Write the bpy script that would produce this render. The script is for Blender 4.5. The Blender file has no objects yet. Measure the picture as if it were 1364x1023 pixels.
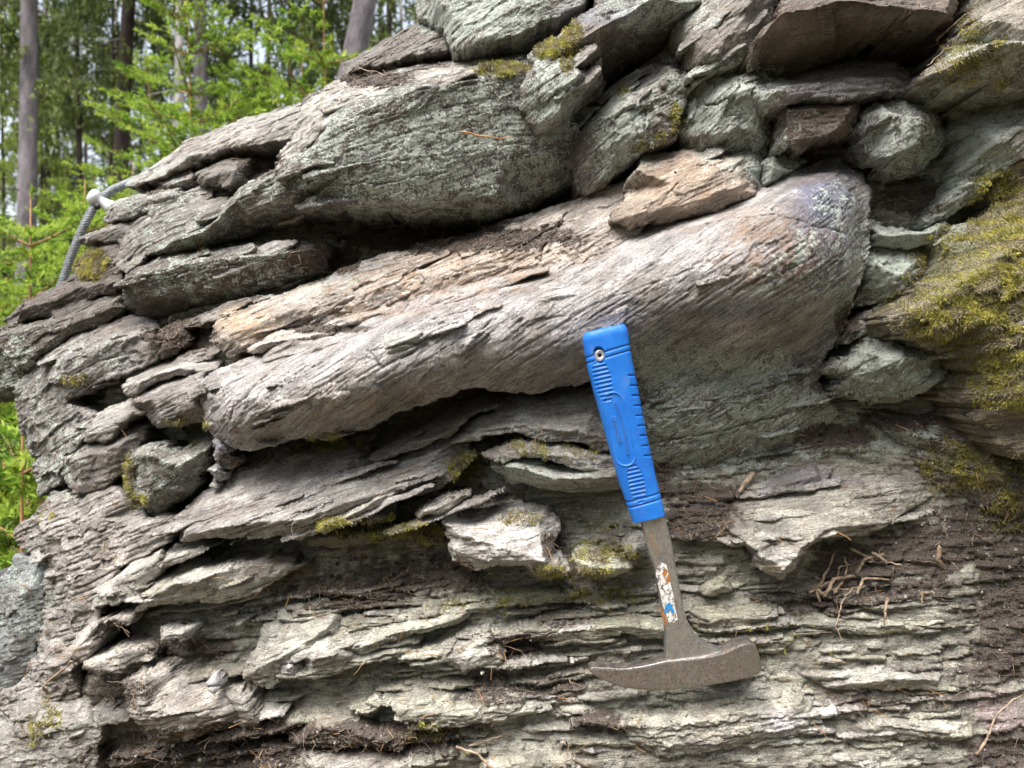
import bpy, math, random
import numpy as np
from mathutils import Vector, Matrix
from mathutils.geometry import delaunay_2d_cdt

# ------------------------------------------------------------------ camera, sky, sun, exposure
S = bpy.context.scene
COL = S.collection
CAM_Z = 1.5
LENS = 32.0
FPX = 1364 * LENS / 36.0
cam_data = bpy.data.cameras.new('camera')
cam_data.lens = LENS
cam_data.sensor_width = 36.0
cam_data.clip_start = 0.02
cam_data.clip_end = 3000
cam_data.dof.use_dof = True
cam_data.dof.focus_distance = 0.83
cam_data.dof.aperture_fstop = 11.0
cam = bpy.data.objects.new('camera', cam_data)
COL.objects.link(cam)
cam.location = (0, 0, CAM_Z)
cam.rotation_euler = (math.radians(90), 0, 0)
S.camera = cam

SUN_EL, SUN_AZ = math.radians(60), math.radians(212)   # azimuth from +Y towards +X
world = bpy.data.worlds.new('World')
S.world = world
world.use_nodes = True
wn = world.node_tree
wn.nodes.clear()
sky = wn.nodes.new('ShaderNodeTexSky')
sky.sky_type = 'NISHITA'
sky.sun_disc = False
sky.sun_elevation = SUN_EL
sky.sun_rotation = SUN_AZ
sky.air_density = 1.0
sky.dust_density = 4.0
sky.ozone_density = 1.0
hsv = wn.nodes.new('ShaderNodeHueSaturation')
hsv.inputs['Saturation'].default_value = 0.45
bg = wn.nodes.new('ShaderNodeBackground')
bg.inputs['Strength'].default_value = 0.15
wo = wn.nodes.new('ShaderNodeOutputWorld')
wn.links.new(sky.outputs[0], hsv.inputs['Color'])
wn.links.new(hsv.outputs[0], bg.inputs[0])
wn.links.new(bg.outputs[0], wo.inputs[0])

sd = bpy.data.lights.new('sun', 'SUN')
sd.energy = 2.3
sd.angle = math.radians(48)
sd.color = (1.0, 0.95, 0.90)
sun = bpy.data.objects.new('sun', sd)
COL.objects.link(sun)
sdir = Vector((math.sin(SUN_AZ) * math.cos(SUN_EL), math.cos(SUN_AZ) * math.cos(SUN_EL), math.sin(SUN_EL)))
sun.rotation_euler = (-sdir).to_track_quat('-Z', 'Y').to_euler()
sun.location = sdir * 30
S.view_settings.view_transform = 'Standard'
S.view_settings.look = 'None'
S.view_settings.exposure = 1.3
S.view_settings.gamma = 1.0

# ------------------------------------------------------------------ helpers
random.seed(7)
rng = np.random.default_rng(11)
REF = 0.82                     # distance of the reference plane of the rock face, metres

def W(px, py, h):              # a place on the face: photo pixel and height (cm) in front of the reference plane
    Y = REF - h * 0.01
    return ((px - 682) / FPX * Y, Y, CAM_Z - (py - 511.5) / FPX * Y)

def AT(px, py, Y):
    return Vector(((px - 682) / FPX * Y, Y, CAM_Z - (py - 511.5) / FPX * Y))

def PX(X, Y, Z):
    return 682 + X / Y * FPX, 511.5 - (Z - CAM_Z) / Y * FPX

_tab = rng.uniform(0, 2 * math.pi, (256, 256))
_gx, _gy = np.cos(_tab).astype(np.float32), np.sin(_tab).astype(np.float32)

def gn(x, y, s=0):             # gradient noise, about -0.7..0.7
    x = np.asarray(x, np.float32) + 17.3 * s + 1000
    y = np.asarray(y, np.float32) + 9.7 * s + 1000
    xi = np.floor(x).astype(np.int32); yi = np.floor(y).astype(np.int32)
    fx = x - xi; fy = y - yi
    u = fx * fx * fx * (fx * (fx * 6 - 15) + 10); v = fy * fy * fy * (fy * (fy * 6 - 15) + 10)
    x0 = xi & 255; x1 = (xi + 1) & 255; y0 = yi & 255; y1 = (yi + 1) & 255
    a = _gx[y0, x0] * fx + _gy[y0, x0] * fy
    b = _gx[y0, x1] * (fx - 1) + _gy[y0, x1] * fy
    c = _gx[y1, x0] * fx + _gy[y1, x0] * (fy - 1)
    d = _gx[y1, x1] * (fx - 1) + _gy[y1, x1] * (fy - 1)
    t = a + u * (b - a)
    return 1.4 * (t + v * ((c + u * (d - c)) - t))

def fbm(x, y, o=3, s=0):
    r = 0; a = 1.0; n = 0
    for k in range(o):
        r = r + a * gn(x * 2 ** k, y * 2 ** k, s + 3.1 * k); n += a; a *= 0.5
    return r / n

def sst(a, b, x):
    t = np.clip((x - a) / (b - a), 0, 1)
    return t * t * (3 - 2 * t)

def link(o, parent=None):
    COL.objects.link(o)
    if parent is not None:
        o.parent = parent
    return o

def np_mesh(name, v, quads=None, tris=None, mat=None, smooth=True, attrs=None):
    me = bpy.data.meshes.new(name)
    v = np.asarray(v, np.float32)
    nq = 0 if quads is None else len(quads); nt = 0 if tris is None else len(tris)
    idx = []
    st = []
    if nq: idx.append(np.asarray(quads, np.int32).ravel()); st.append(np.arange(nq) * 4)
    if nt: idx.append(np.asarray(tris, np.int32).ravel()); st.append(nq * 4 + np.arange(nt) * 3)
    idx = np.concatenate(idx); st = np.concatenate(st).astype(np.int32)
    me.vertices.add(len(v)); me.vertices.foreach_set('co', v.ravel())
    me.loops.add(len(idx)); me.loops.foreach_set('vertex_index', idx)
    me.polygons.add(nq + nt); me.polygons.foreach_set('loop_start', st)
    me.update(calc_edges=True)
    if smooth: me.polygons.foreach_set('use_smooth', np.ones(nq + nt, bool))
    for k, a in (attrs or {}).items():
        a = np.asarray(a, np.float32)
        if a.ndim == 1:
            at = me.attributes.new(k, 'FLOAT', 'POINT'); at.data.foreach_set('value', a)
        elif a.shape[1] == 3:
            at = me.attributes.new(k, 'FLOAT_VECTOR', 'POINT'); at.data.foreach_set('vector', a.ravel())
        else:
            at = me.attributes.new(k, 'FLOAT_COLOR', 'POINT'); at.data.foreach_set('color', a.ravel())
    if mat is not None: me.materials.append(mat)
    return me

def obj(name, me, parent=None, **p):
    o = link(bpy.data.objects.new(name, me), parent)
    for k, v in p.items(): o[k] = v
    return o

def empty(name, loc=(0, 0, 0), parent=None, **p):
    o = link(bpy.data.objects.new(name, None), parent)
    o.location = loc; o.empty_display_size = 0.05
    for k, v in p.items(): o[k] = v
    return o

class MB:                      # collects triangles / quads of one mesh
    def __init__(s): s.v = []; s.q = []; s.t = []; s.n = 0
    def add(s, v, q=None, t=None):
        v = np.asarray(v, np.float32).reshape(-1, 3)
        if q is not None and len(q): s.q.append(np.asarray(q, np.int32).reshape(-1, 4) + s.n)
        if t is not None and len(t): s.t.append(np.asarray(t, np.int32).reshape(-1, 3) + s.n)
        s.v.append(v); s.n += len(v)
    def tube(s, pts, rad, n=6, cap=True):
        pts = np.asarray(pts, np.float64); m = len(pts)
        rad = np.broadcast_to(np.asarray(rad, np.float64), (m,))
        tg = np.gradient(pts, axis=0); tg /= np.linalg.norm(tg, axis=1)[:, None] + 1e-12
        ref = np.array([0.31, 0.17, 0.93]) if abs(tg[0][2]) < 0.8 else np.array([0.93, 0.21, 0.1])
        a = np.cross(tg, ref); a /= np.linalg.norm(a, axis=1)[:, None] + 1e-12
        b = np.cross(tg, a)
        th = np.arange(n) * 2 * math.pi / n
        ring = pts[:, None, :] + rad[:, None, None] * (a[:, None, :] * np.cos(th)[None, :, None] + b[:, None, :] * np.sin(th)[None, :, None])
        v = ring.reshape(-1, 3)
        i, j = np.meshgrid(np.arange(m - 1), np.arange(n), indexing='ij')
        j2 = (j + 1) % n
        q = np.stack([i * n + j, (i + 1) * n + j, (i + 1) * n + j2, i * n + j2], -1).reshape(-1, 4)
        t = []
        if cap:
            v = np.vstack([v, pts[:1], pts[-1:]])
            for k in range(n):
                t.append((m * n, k, (k + 1) % n)); t.append((m * n + 1, (m - 1) * n + (k + 1) % n, (m - 1) * n + k))
        s.add(v, q, t)
    def mesh(s, name, mat, smooth=True, attrs=None):
        return np_mesh(name, np.concatenate(s.v), np.concatenate(s.q) if s.q else None, np.concatenate(s.t) if s.t else None, mat, smooth, attrs)

# ------------------------------------------------------------------ materials
def newmat(name):
    m = bpy.data.materials.new(name); m.use_nodes = True
    n = m.node_tree; n.nodes.clear()
    out = n.nodes.new('ShaderNodeOutputMaterial')
    return m, n, out

class NT:                      # short-hand for building node trees
    def __init__(s, n): s.n = n
    def node(s, t, **k):
        x = s.n.nodes.new(t)
        for a, b in k.items(): setattr(x, a, b)
        return x
    def con(s, a, b): s.n.links.new(a, b)
    def setin(s, nd, key, val):
        if hasattr(val, 'links') or hasattr(val, 'is_output'): s.con(val, nd.inputs[key])
        else: nd.inputs[key].default_value = val
    def attr(s, name, out='Fac'):
        a = s.node('ShaderNodeAttribute', attribute_name=name); return a.outputs[out]
    def mapv(s, v, scale):
        m = s.node('ShaderNodeVectorMath', operation='MULTIPLY'); s.con(v, m.inputs[0]); m.inputs[1].default_value = scale; return m.outputs[0]
    def noise(s, v, scale, detail=3, rough=0.55, dist=0.0, out=0):
        t = s.node('ShaderNodeTexNoise'); s.con(v, t.inputs['Vector'])
        t.inputs['Scale'].default_value = scale; t.inputs['Detail'].default_value = detail
        t.inputs['Roughness'].default_value = rough; t.inputs['Distortion'].default_value = dist
        return t.outputs[out]
    def math(s, op, a, b=None, c=None, clamp=False):
        m = s.node('ShaderNodeMath', operation=op, use_clamp=clamp)
        for i, x in enumerate((a, b, c)):
            if x is not None: s.setin(m, i, x)
        return m.outputs[0]
    def ramp(s, x, a, b, lo=0.0, hi=1.0):
        m = s.node('ShaderNodeMapRange', interpolation_type='SMOOTHSTEP'); s.setin(m, 0, x)
        m.inputs[1].default_value = a; m.inputs[2].default_value = b; m.inputs[3].default_value = lo; m.inputs[4].default_value = hi
        return m.outputs[0]
    def mix(s, f, a, b, mode='MIX'):
        m = s.node('ShaderNodeMix', data_type='RGBA', blend_type=mode)
        for k, x in ((0, f), (6, a), (7, b)):
            if hasattr(x, 'is_output'): s.con(x, m.inputs[k])
            else: m.inputs[k].default_value = x if k == 0 else tuple(x) + (1,) * (4 - len(x))
        return m.outputs[2]
    def scale(s, col, f):
        m = s.node('ShaderNodeVectorMath', operation='SCALE'); s.con(col, m.inputs[0]); s.setin(m, 3, f); return m.outputs[0]
    def bump(s, h, strength, dist, nrm=None):
        b = s.node('ShaderNodeBump'); b.inputs['Strength'].default_value = strength; b.inputs['Distance'].default_value = dist
        s.con(h, b.inputs['Height'])
        if nrm is not None: s.con(nrm, b.inputs['Normal'])
        return b.outputs[0]
    def principled(s, out, col, rough=0.8, spec=0.3, nrm=None, metal=0.0):
        p = s.node('ShaderNodeBsdfPrincipled')
        s.setin(p, 'Base Color', col if hasattr(col, 'is_output') else tuple(col) + (1,) * (4 - len(col)))
        s.setin(p, 'Roughness', rough); s.setin(p, 'Specular IOR Level', spec); s.setin(p, 'Metallic', metal)
        if nrm is not None: s.con(nrm, p.inputs['Normal'])
        s.con(p.outputs[0], out.inputs[0]); return p

def rock_material():
    m, n, out = newmat('schist_rock'); N = NT(n)
    fol = N.attr('fol', 'Vector'); base = N.attr('base', 'Color')
    lich = N.attr('lichen'); moss = N.attr('moss'); dirt = N.attr('dirt'); rust = N.attr('rust'); mica = N.attr('mica')
    pos = N.node('ShaderNodeTexCoord').outputs['Object']
    streak = N.noise(N.mapv(fol, (48, 190, 60)), 1.0, 5, 0.65)
    streak2 = N.noise(N.mapv(fol, (330, 1000, 330)), 1.0, 3, 0.6)
    blot = N.noise(pos, 45, 4, 0.6)
    grain = N.noise(pos, 1300, 2, 0.6)
    f = N.math('MULTIPLY', N.ramp(streak, 0.25, 0.75, 0.72, 1.24), N.ramp(streak2, 0.3, 0.7, 0.78, 1.18))
    f = N.math('MULTIPLY', f, N.ramp(blot, 0.28, 0.72, 0.72, 1.24))
    f = N.math('MULTIPLY', f, N.ramp(grain, 0.32, 0.68, 0.72, 1.26))
    grain2 = N.noise(pos, 480, 3, 0.7)
    f = N.math('MULTIPLY', f, N.ramp(grain2, 0.33, 0.67, 0.72, 1.24))
    col = N.scale(base, f)
    warm = N.noise(pos, 28, 3, 0.6)
    col = N.mix(N.ramp(warm, 0.43, 0.66, 0, 0.34), col, (0.24, 0.19, 0.15), 'MIX')
    cool = N.noise(N.mapv(pos, (1, 1, 1.7)), 34, 3, 0.6)
    col = N.mix(N.ramp(cool, 0.5, 0.72, 0, 0.30), col, (0.22, 0.225, 0.225), 'MIX')
    # hairline partings along the foliation, filled with soil
    rl = N.math('ABSOLUTE', N.math('SUBTRACT', N.noise(N.mapv(fol, (13, 300, 13)), 1.0, 3, 0.6), 0.5))
    rl2 = N.math('ABSOLUTE', N.math('SUBTRACT', N.noise(N.mapv(fol, (45, 800, 45)), 1.0, 2, 0.6), 0.5))
    lines = N.math('MAXIMUM', N.math('MULTIPLY', N.ramp(rl, 0.0, 0.026, 1, 0), N.ramp(blot, 0.38, 0.55)), N.math('MULTIPLY', N.ramp(rl2, 0.0, 0.03, 1, 0), N.ramp(warm, 0.45, 0.6)))
    col = N.mix(N.math('MULTIPLY', lines, N.math('SUBTRACT', 0.68, N.math('MULTIPLY', mica, 0.35))), col, (0.035, 0.03, 0.026))
    # iron staining
    rn = N.noise(N.mapv(fol, (60, 120, 60)), 1.0, 4, 0.65)
    col = N.mix(N.math('MULTIPLY', rust, N.ramp(rn, 0.4, 0.7)), col, (0.30, 0.195, 0.12))
    # crustose lichen: pale mint crust broken into flecks
    ln = N.noise(pos, 90, 5, 0.62); lf = N.noise(pos, 430, 3, 0.65)
    lsum = N.math('ADD', N.math('MULTIPLY', ln, 0.7), N.math('MULTIPLY', lf, 0.70))
    lm = N.ramp(N.math('ADD', lsum, N.math('MULTIPLY', lich, 0.24)), 0.79, 0.825)
    lm = N.math('MULTIPLY', lm, N.ramp(lich, 0.02, 0.12))
    lcol = N.mix(N.noise(pos, 130, 3), (0.31, 0.36, 0.315), (0.54, 0.585, 0.52))
    lcol = N.scale(lcol, N.ramp(lf, 0.3, 0.7, 0.7, 1.2))
    col = N.mix(N.math('MULTIPLY', lm, 0.85), col, lcol)
    # white crust flecks
    wf = N.noise(pos, 620, 2, 0.5); wr = N.noise(pos, 22, 2)
    wm = N.math('MULTIPLY', N.ramp(wf, 0.68, 0.73), N.ramp(wr, 0.45, 0.6))
    col = N.mix(N.math('MULTIPLY', wm, 0.7), col, (0.62, 0.62, 0.58))
    # algae / moss film
    mn = N.noise(pos, 150, 4, 0.65)
    mm = N.ramp(N.math('ADD', mn, N.math('MULTIPLY', moss, 0.35)), 0.70, 0.80)
    mm = N.math('MULTIPLY', mm, N.ramp(moss, 0.02, 0.15))
    mcol = N.mix(N.noise(pos, 60, 2), (0.12, 0.12, 0.045), (0.29, 0.27, 0.11))
    col = N.mix(N.math('MULTIPLY', mm, 0.6), col, mcol)
    # soil caught on the rock
    dn = N.noise(pos, 120, 5, 0.7)
    dm = N.math('MULTIPLY', N.ramp(N.math('ADD', dn, N.math('MULTIPLY', dirt, 0.8)), 0.8, 1.15), N.ramp(dirt, 0.02, 0.12))
    dcol = N.scale(N.mix(N.noise(pos, 300, 3, 0.7), (0.04, 0.033, 0.028), (0.17, 0.14, 0.118)), N.ramp(grain, 0.3, 0.7, 0.6, 1.5))
    col = N.mix(dm, col, dcol)
    hb = N.math('ADD', N.math('MULTIPLY', streak2, 1.0), N.math('MULTIPLY', grain, 0.5))
    hb = N.math('ADD', hb, N.math('MULTIPLY', lm, 0.35))
    b0 = N.bump(N.noise(N.mapv(fol, (90, 170, 120)), 1.0, 6, 0.68, 0.4), 0.7, 0.0040)
    b1 = N.bump(N.noise(N.mapv(fol, (260, 800, 260)), 1.0, 4, 0.65), 0.6, 0.0014, b0)
    hb = N.math('SUBTRACT', hb, N.math('MULTIPLY', lines, 1.2))
    hb = N.math('ADD', hb, N.math('MULTIPLY', grain2, 1.6))
    b2 = N.bump(hb, 0.8, 0.0009, b1)
    ro = N.math('SUBTRACT', 0.85, N.math('MULTIPLY', mica, N.ramp(grain, 0.35, 0.65, 0.2, 0.5)))
    ro = N.math('ADD', ro, N.math('MULTIPLY', lm, 0.15), clamp=True)
    N.principled(out, col, ro, 0.32, b2)
    return m

def simple_mat(name, c1, c2, scale=40, rough=0.8, bump=0.0, bscale=200, spec=0.3, detail=4, trans=0.0, stretch=(1, 1, 1), metal=0.0):
    m, n, out = newmat(name); N = NT(n)
    pos = N.node('ShaderNodeTexCoord').outputs['Object']
    v = N.mapv(pos, stretch)
    col = N.mix(N.ramp(N.noise(v, scale, detail, 0.62), 0.3, 0.7), c1, c2)
    nr = N.bump(N.noise(v, bscale, 4, 0.65), 0.8, bump) if bump else None
    p = N.principled(out, col, rough, spec, nr, metal)
    if trans:
        t = N.node('ShaderNodeBsdfTranslucent'); N.con(col, t.inputs[0])
        mx = N.node('ShaderNodeMixShader'); mx.inputs[0].default_value = trans
        N.con(p.outputs[0], mx.inputs[1]); N.con(t.outputs[0], mx.inputs[2]); N.con(mx.outputs[0], out.inputs[0])
    return m

M = {}
M['rock'] = rock_material()
M['root'] = simple_mat('root_bark', (0.17, 0.115, 0.075), (0.45, 0.35, 0.255), 150, 0.85, 0.0006, 600)
M['needle'] = simple_mat('dry_needle', (0.25, 0.11, 0.04), (0.48, 0.30, 0.14), 90, 0.7)
M['crumb'] = simple_mat('soil_crumb', (0.035, 0.028, 0.023), (0.15, 0.12, 0.10), 260, 0.95, 0.001, 900)
M['chip'] = simple_mat('stone_chip', (0.13, 0.115, 0.10), (0.40, 0.37, 0.32), 110, 0.85, 0.0006, 700)
M['moss'] = simple_mat('moss_shoots', (0.20, 0.20, 0.045), (0.56, 0.51, 0.14), 55, 0.8, trans=0.3)
M['deadmoss'] = simple_mat('old_moss', (0.15, 0.13, 0.07), (0.42, 0.37, 0.22), 60, 0.85, trans=0.2)
M['bark'] = simple_mat('spruce_bark', (0.095, 0.085, 0.09), (0.235, 0.21, 0.22), 9, 0.9, 0.02, 22, stretch=(1, 1, 0.5))
M['darkbark'] = simple_mat('dark_bark', (0.022, 0.017, 0.014), (0.075, 0.055, 0.045), 9, 0.9, 0.02, 20, stretch=(1, 1, 0.4))
M['redbark'] = simple_mat('pine_bark', (0.10, 0.055, 0.035), (0.23, 0.14, 0.09), 9, 0.9, 0.02, 20, stretch=(1, 1, 0.4))
M['birch'] = simple_mat('birch_bark', (0.05, 0.045, 0.045), (0.66, 0.63, 0.60), 5.0, 0.7, 0.005, 30, stretch=(1, 1, 0.45))
M['spruce'] = simple_mat('spruce_needles', (0.03, 0.055, 0.015), (0.17, 0.215, 0.05), 1.6, 0.7, trans=0.25)
M['lightleaf'] = simple_mat('sunlit_leaves', (0.15, 0.22, 0.04), (0.40, 0.48, 0.11), 1.2, 0.7, trans=0.4)
M['shoot'] = simple_mat('fresh_shoots', (0.13, 0.27, 0.02), (0.47, 0.58, 0.09), 9, 0.6, trans=0.4)
M['oldneedle'] = simple_mat('older_needles', (0.04, 0.085, 0.015), (0.17, 0.26, 0.045), 9, 0.65, trans=0.25)
M['stem'] = simple_mat('sapling_stem', (0.24, 0.12, 0.055), (0.40, 0.24, 0.12), 30, 0.8)
M['twig'] = simple_mat('dead_twig', (0.045, 0.04, 0.034), (0.14, 0.125, 0.105), 30, 0.85)
# ------------------------------------------------------------------ the outcrop: blocks, slabs and beds of folded schist
GRID = 0.00115
SURF = []                      # visible surface samples: position, normal, moss, dirt
TRI_COUNT = [0]

# growth and deposits, by place on the face: px, py, rx, ry, amount
LICHEN = [(560,220,190,70,.42),(480,200,90,60,.3),(640,160,80,50,.35),(330,370,170,30,.28),(230,300,70,30,.2),(640,20,90,30,.7),(735,130,40,60,.7),(880,20,80,25,.6),
          (830,180,50,60,.75),(900,120,40,60,.35),(960,140,60,70,.75),(1000,200,60,40,.5),(1200,185,60,55,.75),(1040,215,30,25,.6),(1290,200,60,90,1.0),(1240,130,50,20,.35),(1320,90,50,50,.5),
          (1180,350,50,50,.85),(1250,310,40,40,.9),(1180,490,90,45,.8),(1080,370,70,60,.45),(1120,300,40,60,.35),(940,500,120,40,.8),(1040,560,120,45,.75),(900,580,70,60,.7),(960,600,100,30,.6),(870,470,40,40,.4),
          (215,630,60,60,.2),(60,600,50,70,.4),(20,490,40,50,.4),(110,480,60,40,.25),(690,630,40,22,.7),(760,635,60,20,.3),(1190,575,60,35,.7),(1060,160,30,40,.1),(300,340,120,30,.3),(30,800,40,60,.25),
          (860,70,60,30,.15),(1120,40,120,40,.05),(715,570,100,40,.15),(1010,120,40,30,.6),(200,260,60,40,.25)]
MOSS = [(1300,380,80,75,1.15),(1260,430,70,40,.9),(1330,290,50,65,1.0),(1340,500,50,50,.9),(1300,470,40,50,.6),(1220,405,40,30,.7),(1300,60,50,45,.45),(1275,95,45,20,.5),(1350,110,30,30,.4),(1290,620,70,45,.55),(1340,680,50,40,.5),
        (622,622,26,22,.9),(705,595,35,12,.5),(760,600,50,14,.35),(500,703,85,16,.75),(570,712,30,20,.6),(120,350,24,26,.8),(735,62,30,14,.85),(670,92,40,10,.8),(762,45,14,30,.7),(755,75,10,25,.6),(900,160,12,25,.5),(860,195,16,10,.6),(880,185,10,18,.6),
        (250,575,35,25,.4),(172,635,7,40,.7),(185,668,16,10,.6),(800,735,45,16,.75),(760,765,70,14,.55),(700,690,35,10,.55),(810,790,60,20,.5),(560,975,40,12,.6),(640,800,80,24,.3),(440,590,60,14,.5),(100,505,20,8,.5),
        (800,700,25,12,.5),(1150,600,40,20,.3),(640,990,60,30,.25),(1050,850,120,40,.22),(60,960,30,30,.4),(830,120,10,14,.4),(268,325,8,10,.7),(50,690,30,10,.3),(1000,870,200,60,.15),(480,760,60,30,.25)]
DIRT = [(600,318,170,20,1.0),(430,345,60,22,.9),(240,450,50,28,.9),(500,105,60,14,.8),(560,85,60,10,.6),(345,215,35,22,.9),(195,250,22,10,.9),(1215,262,48,26,1.0),(560,765,110,30,.7),(470,790,90,30,.6),(630,660,45,20,.5),(735,725,18,22,.8),
        (930,690,70,30,.9),(930,655,70,16,.8),(1240,735,85,36,1.0),(1345,790,55,85,1.0),(1330,870,50,40,.8),(1150,752,75,32,1.0),(1215,785,70,16,.7),(1300,690,60,30,.7),(1190,560,60,16,.6),(1110,580,60,20,.8),(1130,430,20,30,.7),(440,438,60,6,.8),
        (150,845,30,18,1.0),(260,865,70,18,.8),(330,1000,90,40,1.0),(200,1000,90,30,.8),(470,985,100,24,.8),(160,920,60,30,.6),(700,910,80,22,.6),(790,960,40,20,.6),(540,985,90,26,.7),(760,820,70,20,.4),(650,930,60,12,.6),
        (1320,890,60,30,.6),(1200,930,120,16,.5),(950,830,90,12,.4),(1100,800,120,20,.5),(690,860,40,18,.8),(480,630,40,14,.4),(330,612,50,14,.7),(570,830,60,12,.3),(880,630,40,20,.6),(300,770,90,10,.2),(1340,1000,60,30,.8),(1190,890,90,14,.3)]
RUST = [(560,380,150,26,.8),(640,345,120,30,.6),(900,250,60,40,.75),(330,435,50,22,.75),(480,415,80,12,.8),(1030,335,70,45,.9),(450,540,60,25,.45),(960,300,60,25,.35),(1040,760,25,8,.8),(370,760,40,16,.8),(650,185,60,10,.15),
        (1060,30,30,30,.3),(90,870,30,12,.7),(250,970,80,16,.4),(150,720,80,40,.12),(1000,340,60,30,.4),(670,690,60,12,.3),(260,190,90,15,.25)]
TINT = [  # a different kind of rock showing: px, py, rx, ry, colour, amount
    (1095,300,62,80,(.18,.175,.205),1.0),(1100,262,40,34,(.155,.16,.215),.9),(1065,345,60,40,(.24,.20,.22),.8),(1000,415,90,14,(.27,.275,.32),.7),(1010,300,50,30,(.36,.29,.24),.5),(820,20,90,15,(.22,.23,.27),.6),
    (680,730,70,35,(.60,.575,.54),.9),(622,868,36,24,(.50,.49,.46),.6),(1040,965,36,20,(.64,.60,.64),.8),(930,995,40,12,(.62,.58,.58),.7),(385,890,16,14,(.52,.5,.5),.7),(1335,945,40,30,(.42,.33,.32),.9),
    (1035,745,30,18,(.60,.58,.54),.7),(330,430,40,25,(.56,.46,.34),.7),(300,600,22,25,(.40,.38,.42),.7),(225,535,50,25,(.26,.235,.225),.8),(1090,640,60,12,(.30,.29,.31),.7),(800,750,50,16,(.48,.48,.36),.6),
    (390,510,120,40,(.49,.465,.45),.5),(600,430,160,40,(.40,.385,.38),.4),(560,540,90,20,(.24,.21,.18),.5),(150,640,90,40,(.25,.23,.22),.4),(30,800,45,70,(.24,.26,.26),.6),(400,640,150,40,(.38,.36,.34),.5),(640,340,160,34,(.46,.38,.31),.6),
    (960,550,175,80,(.20,.195,.172),1.0),(1060,480,60,60,(.24,.225,.21),.7),(900,470,60,30,(.31,.30,.28),.5),(880,950,200,40,(.47,.46,.39),.5),(560,880,200,80,(.47,.465,.38),.5),(230,930,80,50,(.46,.42,.37),.5),(1050,850,150,80,(.40,.39,.32),.4)]

def field(blobs, px, py, wob):
    r = np.zeros_like(px)
    for b in blobs:
        dx = (px - b[0]) / b[2]; dy = (py - b[1]) / b[3]
        d = np.sqrt(dx * dx + dy * dy) + wob
        r = np.maximum(r, b[4] * (1 - sst(0.55, 1.35, d)))
    return r

def parse(s):
    return [tuple(float(x) for x in p.split(',')) for p in s.split()]

def boxblur(h, m, r):
    k = 2 * r + 1
    def ax(a, axis):
        pad = [(0, 0), (0, 0)]; pad[axis] = (r + 1, r)
        c = np.cumsum(np.pad(a, pad), axis=axis)
        return (np.take(c, range(k, c.shape[axis]), axis) - np.take(c, range(0, c.shape[axis] - k), axis))
    for _ in range(2):
        num = ax(ax(h * m, 0), 1); den = ax(ax(m, 0), 1)
        h = np.where(m > 0, num / np.maximum(den, 1e-6), h)
    return h

# open joints one can follow across the beds: course, half width mm, depth mm
CRACKS = [('745,300 738,318 722,336 718,356', 1.2, 6), ('880,302 960,300 1010,303 1045,318 1100,322', .8, 5), ('1045,318 1040,345 1060,380', .7, 3), ('313,558 320,542 336,530 352,508 370,488', 1.0, 6), ('505,470 530,462 560,455 582,440 610,430', .9, 5),
          ('500,470 520,490 545,478 575,462', 1.3, 7), ('560,430 590,425 640,412', .8, 4), ('618,455 640,448 655,430', .8, 4), ('700,440 720,430 745,425', .8, 4), ('660,395 700,385 740,372', .7, 3), ('820,400 860,385 905,370', .7, 3), ('510,520 540,532 565,535', .7, 3),
          ('455,190 490,183 530,180', 1.0, 5), ('540,190 600,176 660,165', .7, 3), ('470,240 560,236 640,226', .7, 3), ('380,272 450,262 520,262 600,250', .8, 4), ('866,596 900,588 960,578 1030,560 1080,548', 1.1, 6), ('870,520 930,512 1000,500', .7, 3), ('990,520 1040,505 1090,492', .8, 4), ('880,560 960,548', .7, 3),
          ('900,248 880,270 868,292', .7, 4), ('640,335 700,330 740,320', .7, 3), ('560,360 600,352 640,350', .7, 3), ('545,345 552,365 540,385', 1.0, 4), ('640,310 655,325 700,330', .7, 3), ('330,690 400,670 470,650', .8, 4), ('430,660 500,640 560,622', .8, 4), ('350,660 420,640', .7, 3), ('300,700 360,685', .7, 3), ('1000,690 1080,680 1160,660', .7, 3), ('1090,705 1160,690 1220,680', .7, 3), ('1040,660 1120,650 1190,632', .6, 3),
          ('620,720 680,716 740,706', .8, 4), ('610,735 660,728', .7, 3), ('655,690 662,712', .8, 3), ('1060,40 1130,30 1220,36', .7, 3), ('1040,70 1120,62', .6, 3), ('200,375 300,362 400,350', .7, 3), ('365,358 350,370 330,376', .9, 5), ('60,470 110,455 170,440', .7, 3), ('90,510 150,480 200,470', .9, 4), ('820,60 870,40 910,20', .6, 3),
          ('800,180 840,160 880,150', .8, 4), ('820,140 850,170 850,195', .8, 4), ('200,930 260,915 310,915', .8, 5), ('195,955 250,940 320,935', .8, 5), ('230,975 300,955', .8, 4), ('340,880 400,855 450,840', .8, 4), ('480,850 550,830 620,815', .8, 4), ('540,935 620,930 700,930', .7, 3), ('880,965 960,955 1040,948', .8, 4), ('70,820 90,850 120,840', .9, 5), ('110,690 130,730 150,745', .9, 5), ('75,760 100,750 140,735', .8, 4), ('80,800 110,790', .7, 4)]
def flat(p):                   # the thin beds low on the face stand out less than the big slabs above
    x, y, h = p; k = sst(765.0, 800.0, np.float64(y)) * sst(90.0, 200.0, np.float64(x)); b = -2.6 + (y - 770) / 240 * 4.0
    return (x, y, float(h + k * (b - h) * .36))
_seed = [0]
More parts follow.
